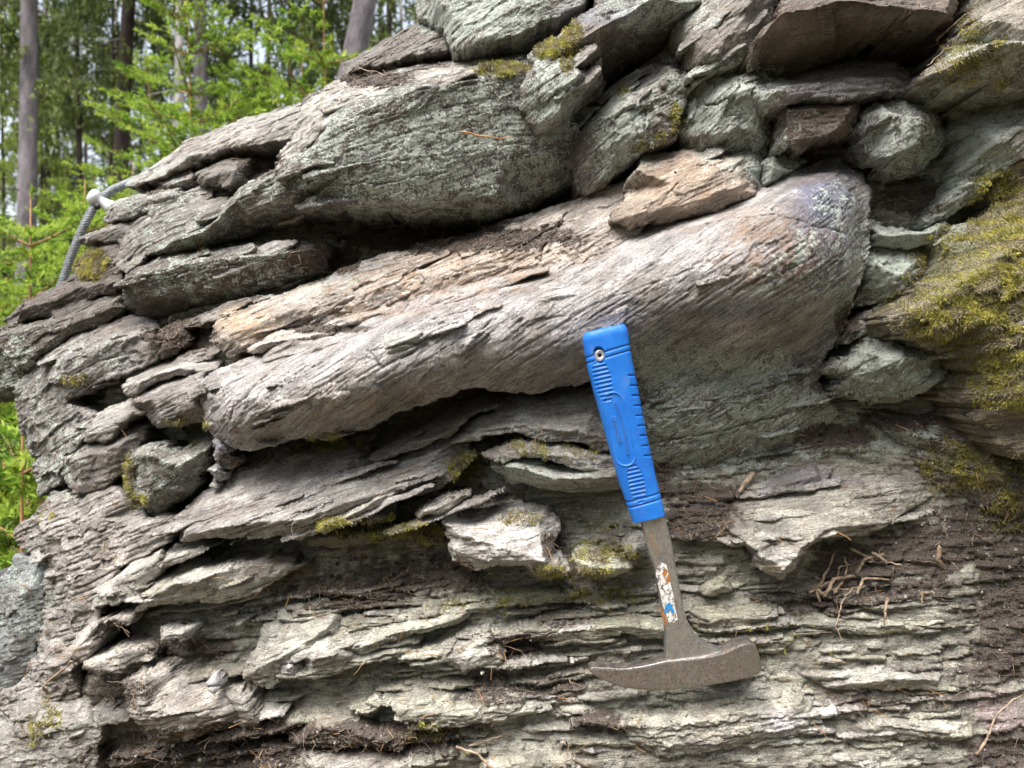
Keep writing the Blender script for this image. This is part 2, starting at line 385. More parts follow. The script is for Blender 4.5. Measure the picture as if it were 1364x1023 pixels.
def block(name, outline, inner=(), col=(.36, .345, .315), th=18, saw=(9, 1.2), lam=0.9, flake=0.8, crack=2.0, rough=0.35, R=2.2, drop=None, facet=1.5, fsize=(28, 14), jagged=.75, warp=3.0, smooth=0,
          lichen=0.0, dirt=0.0, mica=0.35, depth=9.0, parent=None, grid=None, mosson=1.0, creep=0.35, **props):
    _seed[0] += 1; sd_ = _seed[0] * 1.37
    g = grid or GRID
    P = [W(*flat(p)) for p in parse(outline)]
    loops = [[W(*flat(p)) for p in parse(s)] for s in inner]
    verts = [Vector((p[0], p[2])) for p in P]; ys = [p[1] for p in P]
    n0 = len(verts)
    edges = []
    for L in loops:
        for k, p in enumerate(L):
            verts.append(Vector((p[0], p[2]))); ys.append(p[1])
            if k: edges.append((len(verts) - 2, len(verts) - 1))
    vo, eo, fo, ov, oe, of = delaunay_2d_cdt(verts, edges, [list(range(n0))[::1]], 1, 1e-6)
    yv = []
    for k, o in enumerate(ov):
        if o: yv.append(ys[o[0]])
        else:
            dd = [(vo[k] - q).length + 1e-6 for q in verts]; ww = [1 / d ** 3 for d in dd]
            yv.append(sum(a * b for a, b in zip(ww, ys)) / sum(ww))
    A = np.array([p[0] for p in P]); B = np.array([p[2] for p in P])
    mg = 0.012
    xs = np.arange(A.min() - mg, A.max() + mg, g); zs = np.arange(B.min() - mg, B.max() + mg, g)
    X, Z = np.meshgrid(xs, zs)
    X = X.astype(np.float32); Z = Z.astype(np.float32)
    c, s = math.cos(math.radians(th)), math.sin(math.radians(th))
    U = X * c + Z * s; V = -X * s + Z * c
    w = warp * 0.001
    du = w * (1.5 * gn(U / .045, V / .025, sd_) + .7 * gn(U / .018, V / .009, sd_ + 1) + .22 * gn(U / .007, V / .004, sd_ + 2))
    dv = w * (1.1 * gn(U / .05, V / .03, sd_ + 3) + .5 * gn(U / .018, V / .009, sd_ + 4) + .16 * gn(U / .007, V / .005, sd_ + 5))
    XW = X + du * c - dv * s; ZW = Z + du * s + dv * c
    H = np.zeros_like(X); inside = np.zeros(X.shape, bool)
    for f in fo:
        if len(f) != 3: continue
        a, b, d = (vo[i] for i in f)
        det = (b.y - d.y) * (a.x - d.x) + (d.x - b.x) * (a.y - d.y)
        if abs(det) < 1e-12: continue
        x0, x1 = min(a.x, b.x, d.x) - 4 * w, max(a.x, b.x, d.x) + 4 * w; z0, z1 = min(a.y, b.y, d.y) - 4 * w, max(a.y, b.y, d.y) + 4 * w
        i0, i1 = np.searchsorted(zs, [z0, z1]); j0, j1 = np.searchsorted(xs, [x0, x1])
        sl = (slice(i0, i1), slice(j0, j1))
        xx, zz = XW[sl], ZW[sl]
        l0 = ((b.y - d.y) * (xx - d.x) + (d.x - b.x) * (zz - d.y)) / det
        l1 = ((d.y - a.y) * (xx - d.x) + (a.x - d.x) * (zz - d.y)) / det
        l2 = 1 - l0 - l1
        ok = (l0 >= -1e-4) & (l1 >= -1e-4) & (l2 >= -1e-4)
        H[sl] = np.where(ok, l0 * yv[f[0]] + l1 * yv[f[1]] + l2 * yv[f[2]], H[sl]); inside[sl] |= ok
    D = np.full(X.shape, 9.0, np.float32)
    for k in range(n0):
        ax_, az_ = A[k], B[k]; bx_, bz_ = A[(k + 1) % n0], B[(k + 1) % n0]
        ex, ez = bx_ - ax_, bz_ - az_; L2 = ex * ex + ez * ez + 1e-12
        t = np.clip(((XW - ax_) * ex + (ZW - az_) * ez) / L2, 0, 1)
        D = np.minimum(D, (XW - ax_ - t * ex) ** 2 + (ZW - az_ - t * ez) ** 2)
    D = np.sqrt(D)
    jn = gn(U / .034, V / .012, sd_ + 60); jm = gn(U / .014, V / .005, sd_ + 61)
    inr = float(D[inside].max()) if inside.any() else .001
    jag = jagged * min(1.0, inr / .014) * .001 * (2.6 * np.floor(2.2 * (jn + .5)).clip(0) + .8 * np.floor(2.5 * (jm + .4)).clip(0) + .3 * (gn(U / .005, V / .003, sd_ + 62) + .3).clip(0))
    D = D - jag
    m = inside & (D > 0)
    if smooth: H = boxblur(H, m.astype(np.float32), max(1, int(smooth * 0.001 / g)))
    # --- relief of the rock itself, metres towards the viewer
    d = np.zeros_like(X); cr = np.zeros_like(X)
    VW = V + .0038 * gn(U / .11, V / .06, sd_ + 6) + .0010 * gn(U / .03, V / .014, sd_ + 7)
    region = sst(-.2, .3, gn(U / .07, V / .03, sd_ + 8))
    region2 = sst(.0, .4, gn(U / .03, V / .016, sd_ + 28))
    fine = .5 * gn(U / .005, V / .003, sd_ + 20) + .5 * gn(U / .0022, V / .0018, sd_ + 21)
    if saw[1]:
        for per, am, reg in ((saw[0], 1.0, .35 + .65 * region), (saw[0] * .42, .36, region), (saw[0] * .19, .12, .9 * region2)):
            per *= .001
            ph = VW / per + .6 * gn(U / (per * 22), V / (per * 5), sd_ + 9 + per) + .08 * fine
            k = np.floor(ph); fr = ph - k
            sel = np.abs(gn(k * .73 + U / (per * 20), k * 1.91, sd_ + 11)) * 2
            d += saw[1] * .001 * am * (.15 + 1.2 * sel) * (1 - fr) * reg
            if crack and per > .0035:
                e = np.minimum(fr, 1 - fr) * per
                on = sst(.18, .3, gn(k * 3.7 + U / (per * 6), k * 2.3, sd_ + 12))
                cr = np.maximum(cr, np.exp(-(e / .0008) ** 2) * on)
    d += lam * .001 * (1.4 * fbm(U / .07, VW / .03, 3, sd_ + 14) + .35 * gn(U / .012, VW / .0028, sd_ + 15))
    if facet:
        su, sv = fsize[0] * .001, fsize[1] * .001
        fu = U / su + .5 * gn(U / .02, V / .012, sd_ + 50) + .12 * fine; fv_ = V / sv + .4 * gn(U / .025, V / .012, sd_ + 51) + .12 * fine
        iu = np.floor(fu).astype(np.int32); iv = np.floor(fv_).astype(np.int32)
        best = np.full(X.shape, 9.0, np.float32); fd = np.zeros_like(X); h0 = int(sd_ * 37) & 255
        for a_ in (-1, 0, 1):
            for b_ in (-1, 0, 1):
                ci = (iu + a_ + h0) & 255; cj = (iv + b_ + 2 * h0) & 255
                qx = iu + a_ + .5 + .48 * _gx[cj, ci]; qy = iv + b_ + .5 + .48 * _gy[cj, ci]
                dx = fu - qx; dy = fv_ - qy; e = dx * dx + dy * dy
                up = e < best
                best = np.where(up, e, best)
                fd = np.where(up, dx * .9 * _gx[ci, cj] + dy * (.5 + .9 * _gy[ci, cj]) * -1 + .6 * _gx[(cj + 9) & 255, ci], fd)
        d += facet * .001 * fd
    if flake:
        q = 3.0 * fbm(U / .05, V / .02, 4, sd_ + 16) + V / .05 + .06 * fine
        k3 = np.floor(q); f3 = q - k3
        d += flake * .001 * 1.7 * (k3 + sst(.93, 1, f3) - q)
    if crack:
        pc = (U + .45 * V) / .055 + .5 * gn(U / .05, V / .02, sd_ + 22) + .07 * fine
        kc = np.floor(pc); e = np.minimum(pc - kc, 1 - pc + kc) * .055
        on2 = sst(.25, .4, gn(kc * 5.3, V / .022, sd_ + 24))
        cr = np.maximum(cr, np.exp(-(e / .0008) ** 2) * on2 * .8)
        d -= crack * .001 * cr
        # authored joints
        Ym = float(np.mean(ys)); wj = .0016 * gn(U / .012, V / .012, sd_ + 70) + .0006 * fine
        for cs, hw_, dp_ in CRACKS:
            C = [(float(a_.split(',')[0]), float(a_.split(',')[1])) for a_ in cs.split()]
            C = [((a_ - 682) / FPX * Ym, CAM_Z - (b_ - 511.5) / FPX * Ym) for a_, b_ in C]
            cxs = [p_[0] for p_ in C]; czs = [p_[1] for p_ in C]
            i0, i1 = np.searchsorted(zs, [min(czs) - .008, max(czs) + .008]); j0, j1 = np.searchsorted(xs, [min(cxs) - .008, max(cxs) + .008])
            if i1 - i0 < 2 or j1 - j0 < 2: continue
            sl = (slice(i0, i1), slice(j0, j1)); xx = X[sl] + wj[sl]; zz = Z[sl] + wj[sl]; e = np.full(xx.shape, 9.0)
            for (a0, b0), (a1, b1) in zip(C[:-1], C[1:]):
                ex_, ez_ = a1 - a0, b1 - b0; t = np.clip(((xx - a0) * ex_ + (zz - b0) * ez_) / (ex_ * ex_ + ez_ * ez_), 0, 1)
                taper = 1.0
                e = np.minimum(e, np.hypot(xx - a0 - t * ex_, zz - b0 - t * ez_) / taper)
            g_ = np.exp(-(e / (hw_ * .001)) ** 2) * (.65 + .5 * gn(xx / .01, zz / .01, sd_ + 71))
            d[sl] -= dp_ * .001 * g_
            below = np.exp(-(e / .006) ** 2)      # one lip stands a little proud
            d[sl] += .0007 * below * np.sign(gn(xx / .08, zz / .08, sd_ + 72))
            cr[sl] = np.maximum(cr[sl], g_)
    d += rough * .001 * (1.2 * fbm(X / .009, Z / .009, 2, sd_ + 25) + .6 * gn(X / .0026, Z / .0026, sd_ + 26))
    # moss stands up in cushions
    pxa, pya = PX(X, np.where(m, H, REF), Z)
    if any(pxa.min() < b_[0] + b_[2] and pxa.max() > b_[0] - b_[2] and pya.min() < b_[1] + b_[3] and pya.max() > b_[1] - b_[3] for b_ in MOSS):
        mw = .5 * fbm(X / .03, Z / .03, 3, 91) + .22 * gn(X / .006, Z / .006, 92)
        me_ = field(MOSS, pxa, pya, mw) * mosson; cl = fbm(X / .016, Z / .014, 3, 93)
        d += .0065 * np.sqrt(np.clip(me_ - .42 + .9 * cl, 0, .7) / .7) * (.7 + .6 * np.abs(gn(X / .006, Z / .006, 94)))
    Y = H - d
    Rr = R * .001 * (.75 + 1.0 * gn(X / .02, Z / .02, sd_ + 27) + .25)
    Rr = np.clip(Rr, .0006, 1)
    t = np.clip(D / Rr, 0, 1)
    dr = (drop if drop is not None else R) * .001
    Y = Y + dr * (1 - np.sqrt(np.clip(1 - (1 - t) ** 2, 0, 1)))
    # --- faces
    q = m[:-1, :-1] & m[1:, :-1] & m[:-1, 1:] & m[1:, 1:]
    vid = np.zeros(X.shape, bool)
    vid[:-1, :-1] |= q; vid[1:, :-1] |= q; vid[:-1, 1:] |= q; vid[1:, 1:] |= q
    ids = -np.ones(X.shape, np.int32); nv = int(vid.sum())
    if nv < 10: print('EMPTY', name); return None
    ids[vid] = np.arange(nv)
    i, j = np.nonzero(q)
    quads = np.stack([ids[i, j], ids[i, j + 1], ids[i + 1, j + 1], ids[i + 1, j]], 1)
    qp = np.pad(q, 1)
    be = []
    for (di, dj, a, b) in ((-1, 0, (0, 0), (0, 1)), (1, 0, (1, 1), (1, 0)), (0, -1, (1, 0), (0, 0)), (0, 1, (0, 1), (1, 1))):
        nb = qp[1 + di:qp.shape[0] - 1 + di, 1 + dj:qp.shape[1] - 1 + dj]
        ii, jj = np.nonzero(q & ~nb)
        be.append(np.stack([ids[ii + a[0], jj + a[1]], ids[ii + b[0], jj + b[1]]], 1))
    be = np.concatenate(be)
    gz, gx_ = np.gradient(D)
    gl = np.sqrt(gz ** 2 + gx_ ** 2) + 1e-9
    ox, oz = -(gx_ / gl)[vid], -(gz / gl)[vid]
    x, y, z = X[vid].copy(), Y[vid], Z[vid].copy()
    bnd = np.unique(be); dd = np.minimum(D[vid][bnd], 1.6 * g)
    x[bnd] += ox[bnd] * dd; z[bnd] += oz[bnd] * dd
    V0 = np.stack([x, y, z], 1)
    u_, v_ = U[vid], V[vid]
    px, py = PX(x, y, z)
    wob = .5 * fbm(x / .03, z / .03, 3, 91) + .22 * gn(x / .006, z / .006, 92)
    li = .88 * field(LICHEN, px, py, wob) + .7 * lichen; mo = field(MOSS, px, py, wob) * mosson; di_ = field(DIRT, px, py, wob) + dirt; ru = field(RUST, px, py, wob)
    bc = np.ones((nv, 3), np.float32) * np.array(col, np.float32)
    for t_ in TINT:
        dx = (px - t_[0]) / t_[2]; dy = (py - t_[1]) / t_[3]
        ww = t_[5] * (1 - sst(.45, 1.35, np.sqrt(dx * dx + dy * dy) + wob * 1.2))
        bc = bc * (1 - ww[:, None]) + np.array(t_[4], np.float32) * ww[:, None]
    bc *= (1 + .30 * gn(u_ / .05, v_ / .012, sd_ + 30) + .18 * gn(u_ / .015, v_ / .004, sd_ + 31))[:, None]
    di_ = di_ + creep * cr[vid]
    fv = np.stack([u_ + sd_, v_ + sd_ * .31, y], 1)
    # --- sides running back into the rock
    nb = len(bnd); re = -np.ones(nv, np.int32); re[bnd] = np.arange(nb)
    rings = [V0]; prev = bnd.copy(); fr_ = [fv]; allq = [quads]
    base_n = nv
    RINGS = ((.002, .0), (.007, .0005), (.016, .001), (depth * .01, .006)) if name in ('plate', 'flake') else ((.0015, .0), (.004, .0), (.008, .0005), (.013, .001), (.02, .0015), (.03, .003), (min(.045, depth * .006), .004), (depth * .01, .008))
    for kk, (dep, inn) in enumerate(RINGS):
        jit = (.0022 * gn(x[bnd] / .012, z[bnd] / .012 + dep * 60, sd_ + 40) + .0016 * gn(x[bnd] / .005 + kk * 7.7, z[bnd] / .005 + kk * 3.3, sd_ + 41)) * min(1, dep / .006) - inn * .3
        yy = y[bnd] + dep
        nvx = np.stack([x[bnd] + ox[bnd] * jit, yy, z[bnd] + oz[bnd] * jit], 1)
        cur = base_n + np.arange(nb)
        allq.append(np.stack([prev[re[be[:, 1]]], prev[re[be[:, 0]]], cur[re[be[:, 0]]], cur[re[be[:, 1]]]], 1))
        rings.append(nvx); fr_.append(np.stack([u_[bnd] + sd_, v_[bnd] + sd_ * .31 + .0, yy], 1))
        prev = cur; base_n += nb
    VV = np.concatenate(rings)
    rep = lambda a: np.concatenate([a] + [a[bnd]] * len(RINGS))
    bc4 = np.concatenate([np.clip(bc, .01, .8), np.ones((nv, 1), np.float32)], 1)
    me = np_mesh(name, VV, np.concatenate(allq), None, M['rock'], True,
                 {'fol': np.concatenate(fr_), 'base': rep(bc4), 'lichen': rep(li), 'moss': rep(mo), 'dirt': rep(di_), 'rust': rep(ru), 'mica': rep(np.full(nv, mica))})
    TRI_COUNT[0] += 2 * sum(len(a) for a in allq)
    o = obj(name, me, parent, **props)
    gyz, gyx = np.gradient(Y, g)
    nn = np.stack([gyx[vid], -np.ones(nv), gyz[vid]], 1); nn /= np.linalg.norm(nn, axis=1)[:, None]
    SURF.append((V0, nn.astype(np.float32), mo, di_, px, py))
    return o

outcrop = empty('rock_outcrop', (0, REF, 0), kind='structure')
def blk(name, outline, *inner, **k):
    k.setdefault('parent', outcrop)
    o = block(name, outline, inner, **k)
    if o is not None and o.parent is outcrop: o.location = (0, -REF, 0)
    return o

DK = (.125, .108, .093); MID = (.23, .215, .195); LT = (.37, .355, .325); PALE = (.44, .425, .37); TAN = (.41, .35, .295); GRN = (.40, .395, .325)

# the core of the outcrop, with the thin beds that crop out low down
blk('bedrock', '30,450,-30 100,400,-32 170,280,-36 260,215,-38 400,170,-36 470,120,-34 570,70,-32 580,-90,-34 1500,-90,-15 1500,1150,0 -60,1150,-14 -60,960,-20 30,900,-22 60,760,-22 60,680,-22 70,600,-24 40,520,-26',
    '200,300,-25.5 300,245,-25 330,215,-27', '110,430,-21.5 200,430,-20 270,400,-19.5 400,350,-20 450,320,-22 600,312,-23 750,260,-23 850,200,-16', '900,60,-22 1000,180,-14 1200,120,-12', '1190,270,-7.5 1260,255,-7', '1150,440,-10 1120,480,-10 1150,560,-8 1250,600,-5 1364,640,-2',
    '1300,720,-2.5 1200,735,-3.5 1100,745,-5 1060,770,-6.1', '1364,800,-1.1 1250,800,-2.6', '1000,560,-10 800,560,-10 600,560,-12 400,595,-12 290,630,-14 180,560,-16 120,640,-17', '230,450,-17.5 300,470,-13',
    '380,735,-8 450,730,-7 560,725,-7 620,760,-6 700,770,-6.1 850,775,-5.6 1000,790,-5.1', '350,805,-8.1 500,790,-7.1 600,790,-6.1', '250,840,-7.1 150,850,-9.1', '120,930,-9.1 165,910,-8.1', '1000,830,-4.1 1200,840,-3.1 1300,870,-2.1',
    '500,880,-5.1 700,870,-4.6 800,870,-3.6 1000,880,-3.1 1200,890,-2.1', '250,995,-8.1 340,985,-7.1', '450,985,-4.1 560,985,-3.6 700,970,-2.6 900,960,-1.6 1100,960,-0.6 1300,960,-0.6', '300,1040,-4.1 500,1020,-1.1 700,1010,-0.1 1000,1015,0.9 1300,1010,0.4',
    '950,690,-4.5 900,660,-6 860,700,-4.5', col=(.36, .35, .29), th=5, saw=(11, 5.5), lam=1.2, flake=1.6, crack=3, rough=.9, warp=3, depth=30, creep=.6, grid=.0022, facet=3.5, dirt=.1)

# upper left: cap beds and the big overhanging slab
blk('bed', '167,245,-32 215,212,-34 250,185,-35 300,167,-35 350,150,-34 402,132,-33 408,160,-26 392,186,-23 350,194,-23 300,200,-24 262,219,-26 215,236,-26 185,248,-27 172,252,-28', '200,236,-27 260,205,-25 320,185,-24 390,165,-25', col=LT, th=25, saw=(8, 2), flake=1.2)
blk('block', '210,238,-28 258,220,-28 266,246,-26 214,256,-27', '225,245,-25.5 252,236,-25', col=(.26, .225, .22), th=20, R=3)
blk('block', '256,230,-26 300,210,-26 335,208,-25 322,240,-22 302,254,-21 286,248,-22 264,248,-24', '275,235,-22 310,226,-21', col=MID, th=22, R=5)
blk('slab', '136,294,-28 150,266,-29 166,260,-29 205,255,-27 246,252,-26 238,269,-23.5 190,286,-23.5 150,297,-25', '152,282,-25 190,270,-24 235,260,-23.5', col=MID, th=17, saw=(7, 1.6))
blk('slab', '96,321,-28 128,304,-28 160,294,-26 190,288,-26 180,306,-24 165,320,-24 135,325,-25 115,329,-27', '110,318,-26 150,306,-24', col=MID, th=20)
blk('block', '150,352,-22 163,310,-25 187,282,-26 240,262,-25 302,262,-23 316,280,-20 282,302,-18.5 233,320,-18 200,342,-18 172,364,-19', '185,318,-20 230,290,-20 290,276,-19.5', col=MID, th=24, saw=(8, 1.8))
blk('block', '80,380,-26 110,340,-27 135,320,-27 168,316,-25 172,345,-22 162,370,-20.5 130,378,-22', '115,360,-23.5 150,340,-22.5', col=DK, th=20)
blk('slab', '203,338,-17 225,318,-20 258,292,-22 300,268,-22 330,243,-21 368,222,-20 384,200,-22 396,170,-26 402,130,-32 440,113,-31 470,98,-28 530,86,-25 600,78,-22 660,70,-19 722,68,-15 742,120,-12 778,185,-12 780,238,-15 702,280,-16 645,292,-15 560,294,-16 480,292,-18 400,294,-20 322,318,-20 262,338,-20',
    '235,321,-15 277,305,-13.5 313,267,-13 370,230,-12 410,203,-10.5 455,160,-8.5 500,140,-7.5 560,118,-6.5 620,108,-6.5 690,98,-8 722,112,-9', '330,282,-13.5 450,232,-9 560,212,-8 680,200,-8.5', '420,272,-12 540,268,-10 660,258,-10',
    col=(.155, .145, .13), th=14, saw=(12, .6), lam=.8, flake=.9, R=3, lichen=.32, mica=.2, facet=1.2, fsize=(50, 18))
blk('bed', '360,232,-14.9 410,200,-13.9 455,158,-11.9 500,137,-10.9 560,115,-9.9 620,104,-9.9 690,92,-9.9 700,72,-13.9 640,78,-17.9 570,86,-20.9 500,96,-23.9 440,114,-27.9 402,140,-27.9 390,180,-23.9 372,206,-18.9', '380,215,-10.4 455,152,-6.9 560,112,-4.9 660,99,-5.4', '420,165,-13.9 500,115,-13.9 600,95,-12.9', col=(.47, .44, .39), th=18, saw=(6, 1.2), flake=1.2, R=2.5, depth=5)
# left wedges
blk('slab', '158,378,-19 175,355,-20 215,338,-20 300,324,-20 380,316,-19 434,320,-19 444,340,-17 430,364,-17 367,387,-17 300,403,-18 253,417,-19 200,429,-20 178,425,-20 165,408,-19', '180,370,-14.5 240,350,-13.5 320,342,-13 410,333,-13.5', '190,400,-15.5 280,380,-14.5 380,360,-14.5', col=DK, th=13, saw=(9, 1.4), lichen=.08)
blk('slab', '4,425,-25 33,400,-27 100,368,-27 137,360,-25 168,376,-21 162,393,-21 110,405,-22 67,422,-23 20,438,-24', '30,414,-22 100,383,-21.5 150,376,-19.5', col=DK, th=22)
blk('slab', '-40,452,-25 0,435,-24 60,423,-23 113,407,-22 160,389,-21 172,411,-18 143,428,-18 110,442,-18 80,460,-19 50,482,-20 30,502,-21 20,518,-21 -40,540,-23', '-20,452,-20 70,431,-18.5 150,404,-16.5', '20,490,-19 100,430,-17', col=DK, th=20, lichen=.1)
blk('block', '18,520,-21 50,478,-20 80,455,-19 113,438,-18.5 167,418,-19 212,428,-19 226,467,-15 200,482,-13 170,502,-13 133,510,-14 95,533,-15 114,545,-14.5 128,562,-13 106,592,-13 88,614,-14 82,642,-15 50,664,-19 42,610,-21 26,580,-22', '90,480,-14 160,450,-13.5 200,452,-13.5', '60,550,-16.5 70,610,-16.5', col=(.27, .25, .235), th=26, saw=(16, 1.8), lam=1.6, facet=4, fsize=(40, 22))
blk('block', '198,448,-16 233,430,-17 272,418,-18 258,460,-14 234,475,-13 212,479,-14', '225,452,-12.5 255,436,-14', col=DK, th=24)
blk('bed', '164,512,-12 200,487,-15 240,475,-16 304,468,-15 294,492,-10 233,502,-9.5 207,515,-9.5 180,536,-10 167,527,-11', '185,512,-8.5 240,488,-8.5', col=LT, th=22, saw=(6, 1.5))
blk('block', '174,534,-10 213,509,-11 275,493,-10 286,528,-6 286,562,-7 240,567,-8 213,567,-9 188,550,-10', '200,535,-6.5 250,520,-5', '215,555,-6 265,545,-4.8', col=MID, th=20, R=4)
blk('bed', '104,580,-15 127,549,-16 177,530,-14 204,550,-10 160,565,-9 148,588,-9.5 106,591,-13', '125,570,-10.5 175,548,-8.8', col=LT, th=20, saw=(6, 1.8))
blk('block', '80,614,-15 110,586,-15 147,579,-13 200,558,-12 188,600,-10 178,626,-10 147,648,-10.5 100,660,-12 83,634,-15', '110,610,-10.5 160,595,-8.5', col=(.24, .22, .2), th=20, saw=(8, 2))
blk('block', '171,606,-9 197,582,-10 217,587,-9 247,594,-9 277,576,-10 293,578,-10 285,628,-10 255,658,-10 216,690,-9.5 187,688,-10 166,662,-10.5 170,630,-10.5', '198,608,-5 240,622,-5 270,600,-6.5', '205,655,-6 235,650,-6.5', col=(.21, .20, .175), th=22, lichen=.1, R=3, facet=3, fsize=(26, 18))
blk('stone', '281,588,-7 298,578,-7 312,584,-7 320,612,-7 302,624,-7 284,614,-7', '292,596,-4 306,604,-4', col=(.34, .325, .34), th=10, saw=(6, .5), R=5, depth=4)
blk('stone', '273,627,-7 290,615,-7 308,628,-7 300,640,-7 284,644,-7', '286,626,-4.5', col=(.44, .43, .43), th=10, saw=(6, .5), R=4, depth=4)
blk('stone', '273,648,-6 284,640,-6 292,648,-6 284,656,-6', col=(.5, .49, .48), th=10, saw=(6, .3), R=3, depth=3)

# the tan bed and the folded bed in front of it
blk('bed', '278,452,-10 282,428,-12 292,419,-13 333,409,-14 353,396,-15 393,379,-15.5 455,364,-16 522,348,-16 560,328,-16 640,304,-16 700,288,-15 750,268,-14 800,248,-12 845,238,-10 862,300,-5 842,328,-4 800,348,-4 760,368,-5 700,374,-6 620,392,-7 560,412,-8 480,434,-8.5 400,454,-9 330,470,-8.5 304,476,-9',
    '300,448,-7.5 360,422,-8 455,395,-8.5 560,370,-8 680,335,-7 790,300,-6', '420,385,-12 560,345,-12 700,305,-11', col=(.47, .42, .37), th=24, saw=(14, .9), lam=.9, flake=1.2, crack=2.6, R=4, smooth=2, mica=.5, facet=3.0, fsize=(40, 16))
blk('bed', '326,463,-8 390,433,-10 455,418,-10 500,407,-10 562,394,-9 522,422,-6.5 455,443,-6 390,458,-6 340,474,-7', '350,460,-5.5 430,440,-5.5 520,412,-6', col=(.48, .43, .38), th=18, saw=(7, 1.2), flake=1.5, facet=3, fsize=(22, 11))
ST = [(300, 494, 590, 0.2), (350, 476, 590, 1.8), (400, 460, 584, 3.0), (500, 422, 563, 3.8), (580, 396, 536, 3.0), (640, 376, 520, 2.2), (700, 361, 522, 2.6), (780, 346, 508, 2.4), (850, 308, 478, 4.2), (940, 281, 462, 6.0), (1020, 250, 448, 7.0), (1085, 219, 432, 6.4), (1130, 222, 400, 3.4)]
FL = []
for f_ in (.07, .18, .32, .48, .64, .80, .92):
    FL.append(' '.join('%.1f,%.1f,%.2f' % (x, t + (b_ - t) * f_, -8.5 + (hc + 8.5) * math.sqrt(1 - (1 - f_ / .48) ** 2) if f_ < .48 else (-3.4 if x > 830 else -5.5) + (hc + (3.4 if x > 830 else 5.5)) * math.sqrt(1 - ((f_ - .48) / .53) ** 2)) for x, t, b_, hc in ST))
blk('fold', '265,512,-5 300,493,-9 340,479,-11 385,465,-11 455,438,-10 500,422,-10 560,402,-9 620,384,-9 700,366,-9 760,352,-9 800,334,-9 850,306,-9 900,289,-9 960,273,-9 1010,252,-10 1060,229,-11 1100,212,-11 1134,212,-10 1155,240,-6 1156,290,-4 1150,345,-4 1138,392,-5 1122,432,-6 1100,470,-6 1093,505,-6 1116,548,-8 1087,582,-9 1020,610,-9.5 950,636,-9.5 885,655,-9.5 832,656,-9.5 815,590,-8.5 803,530,-7 790,506,-5 760,515,-5.5 715,523,-5.5 662,521,-5.5 640,516,-6 602,524,-6 522,559,-6 455,577,-6 400,587,-6 350,595,-6 313,597,-6 292,582,-6 277,562,-5',
    *FL, '850,500,-3 950,490,-2.6 1040,470,-2.8 1085,455,-3.6', '850,560,-3.6 950,548,-2.6 1050,525,-3.2', '860,620,-6.4 970,598,-5.8 1060,565,-5.6',
    col=(.39, .37, .36), th=33, saw=(11, .4), lam=.55, flake=.8, crack=2.4, rough=.22, R=5, drop=5, smooth=9, mica=.75, jagged=.2, facet=1.4, fsize=(60, 16), warp=4)
blk('flake', '502,472,2.0 508,446,.6 556,427,.6 572,438,1.8 548,464,2.8 512,480,2.8', '520,462,3.8 556,444,3.4', col=(.36, .37, .33), th=24, saw=(8, .5), R=2, depth=2.5, facet=1.2)
blk('flake', '600,470,2.6 612,452,2.4 640,442,2.6 652,446,2.6 636,462,2.8 612,476,2.8', '625,460,4.1', col=(.37, .36, .34), th=24, saw=(8, .5), R=1.6, depth=2, facet=1)
blk('flake', '395,470,-4.6 450,448,-5 500,434,-5.2 498,446,-2.6 440,466,-1.6 400,482,-2', '420,466,-1.6 480,446,-2.4', col=(.45, .42, .40), th=21, saw=(6, .8), R=1.6, depth=2.5)
blk('flake', '690,400,-.4 740,382,-1 800,376,-.6 790,392,1 740,404,1.4 700,412,1.4', '740,394,1.9', col=(.37, .36, .35), th=12, saw=(8, .5), R=1.6, depth=2)
blk('flake', '385,530,1.8 420,505,2.2 458,500,2.8 470,522,2.6 440,545,1.6 405,560,.6', '430,525,3.3', col=(.44, .40, .34), th=40, saw=(9, .5), R=1.6, depth=2, facet=1)
blk('block', '267,514,-4 285,505,-4 300,530,-2.5 316,552,-2 312,592,-4 293,581,-5 278,561,-4.5', '290,540,-1.5', col=(.33, .32, .315), th=19, saw=(6, .8), R=4)
blk('block', '812,294,-4 833,250,-8 850,205,-10 900,198,-10 988,196,-11 1014,214,-8 1012,257,-5 960,280,-4 890,300,-4 842,303,-4', '850,226,-5 930,216,-5 985,214,-5.5', '845,286,-2 920,270,-1.8 985,248,-2.2', '900,245,-2.6 960,238,-2.8', col=(.40, .33, .265), th=24, saw=(10, .8), lam=1.0, R=4, crack=1.5)
blk('block', '980,205,-8 1000,196,-9 1020,206,-9 1016,254,-6 990,262,-5.5', '1000,228,-4.8', col=MID, th=20, lichen=.4, R=4)

# top centre and right
blk('block', '560,-60,-25 552,0,-26 556,27,-25 576,32,-22 602,66,-15 645,65,-12 697,47,-11 778,4,-12 806,-60,-15', '600,20,-15.5 680,12,-11.5', '640,50,-11.5', col=(.30, .295, .265), th=26, lichen=.15)
blk('bed', '450,105,-28 458,80,-30 500,62,-30 540,39,-29 562,24,-27 608,62,-18 560,72,-19 520,81,-21 475,98,-24', '480,86,-24 540,58,-22.5 580,55,-20', col=MID, th=28, saw=(5, 3), flake=1.5, lam=1.6)
blk('block', '703,74,-9 730,54,-10 765,29,-10 790,8,-11 806,-60,-15 960,-60,-15 937,0,-9 922,42,-13 905,64,-18 860,88,-19 830,104,-19 795,138,-18 770,168,-16 746,186,-14 722,181,-9 700,165,-8 692,140,-8', '742,157,-4.5 753,122,-3.6 773,98,-3 830,78,-2.6 880,45,-2.2 925,18,-2.4', '716,110,-5 740,70,-5.5 800,30,-4.5 880,0,-4', '800,110,-10 870,75,-10', col=(.20, .185, .165), th=30, saw=(10, 1.0), R=2, facet=3.5, fsize=(44, 26))
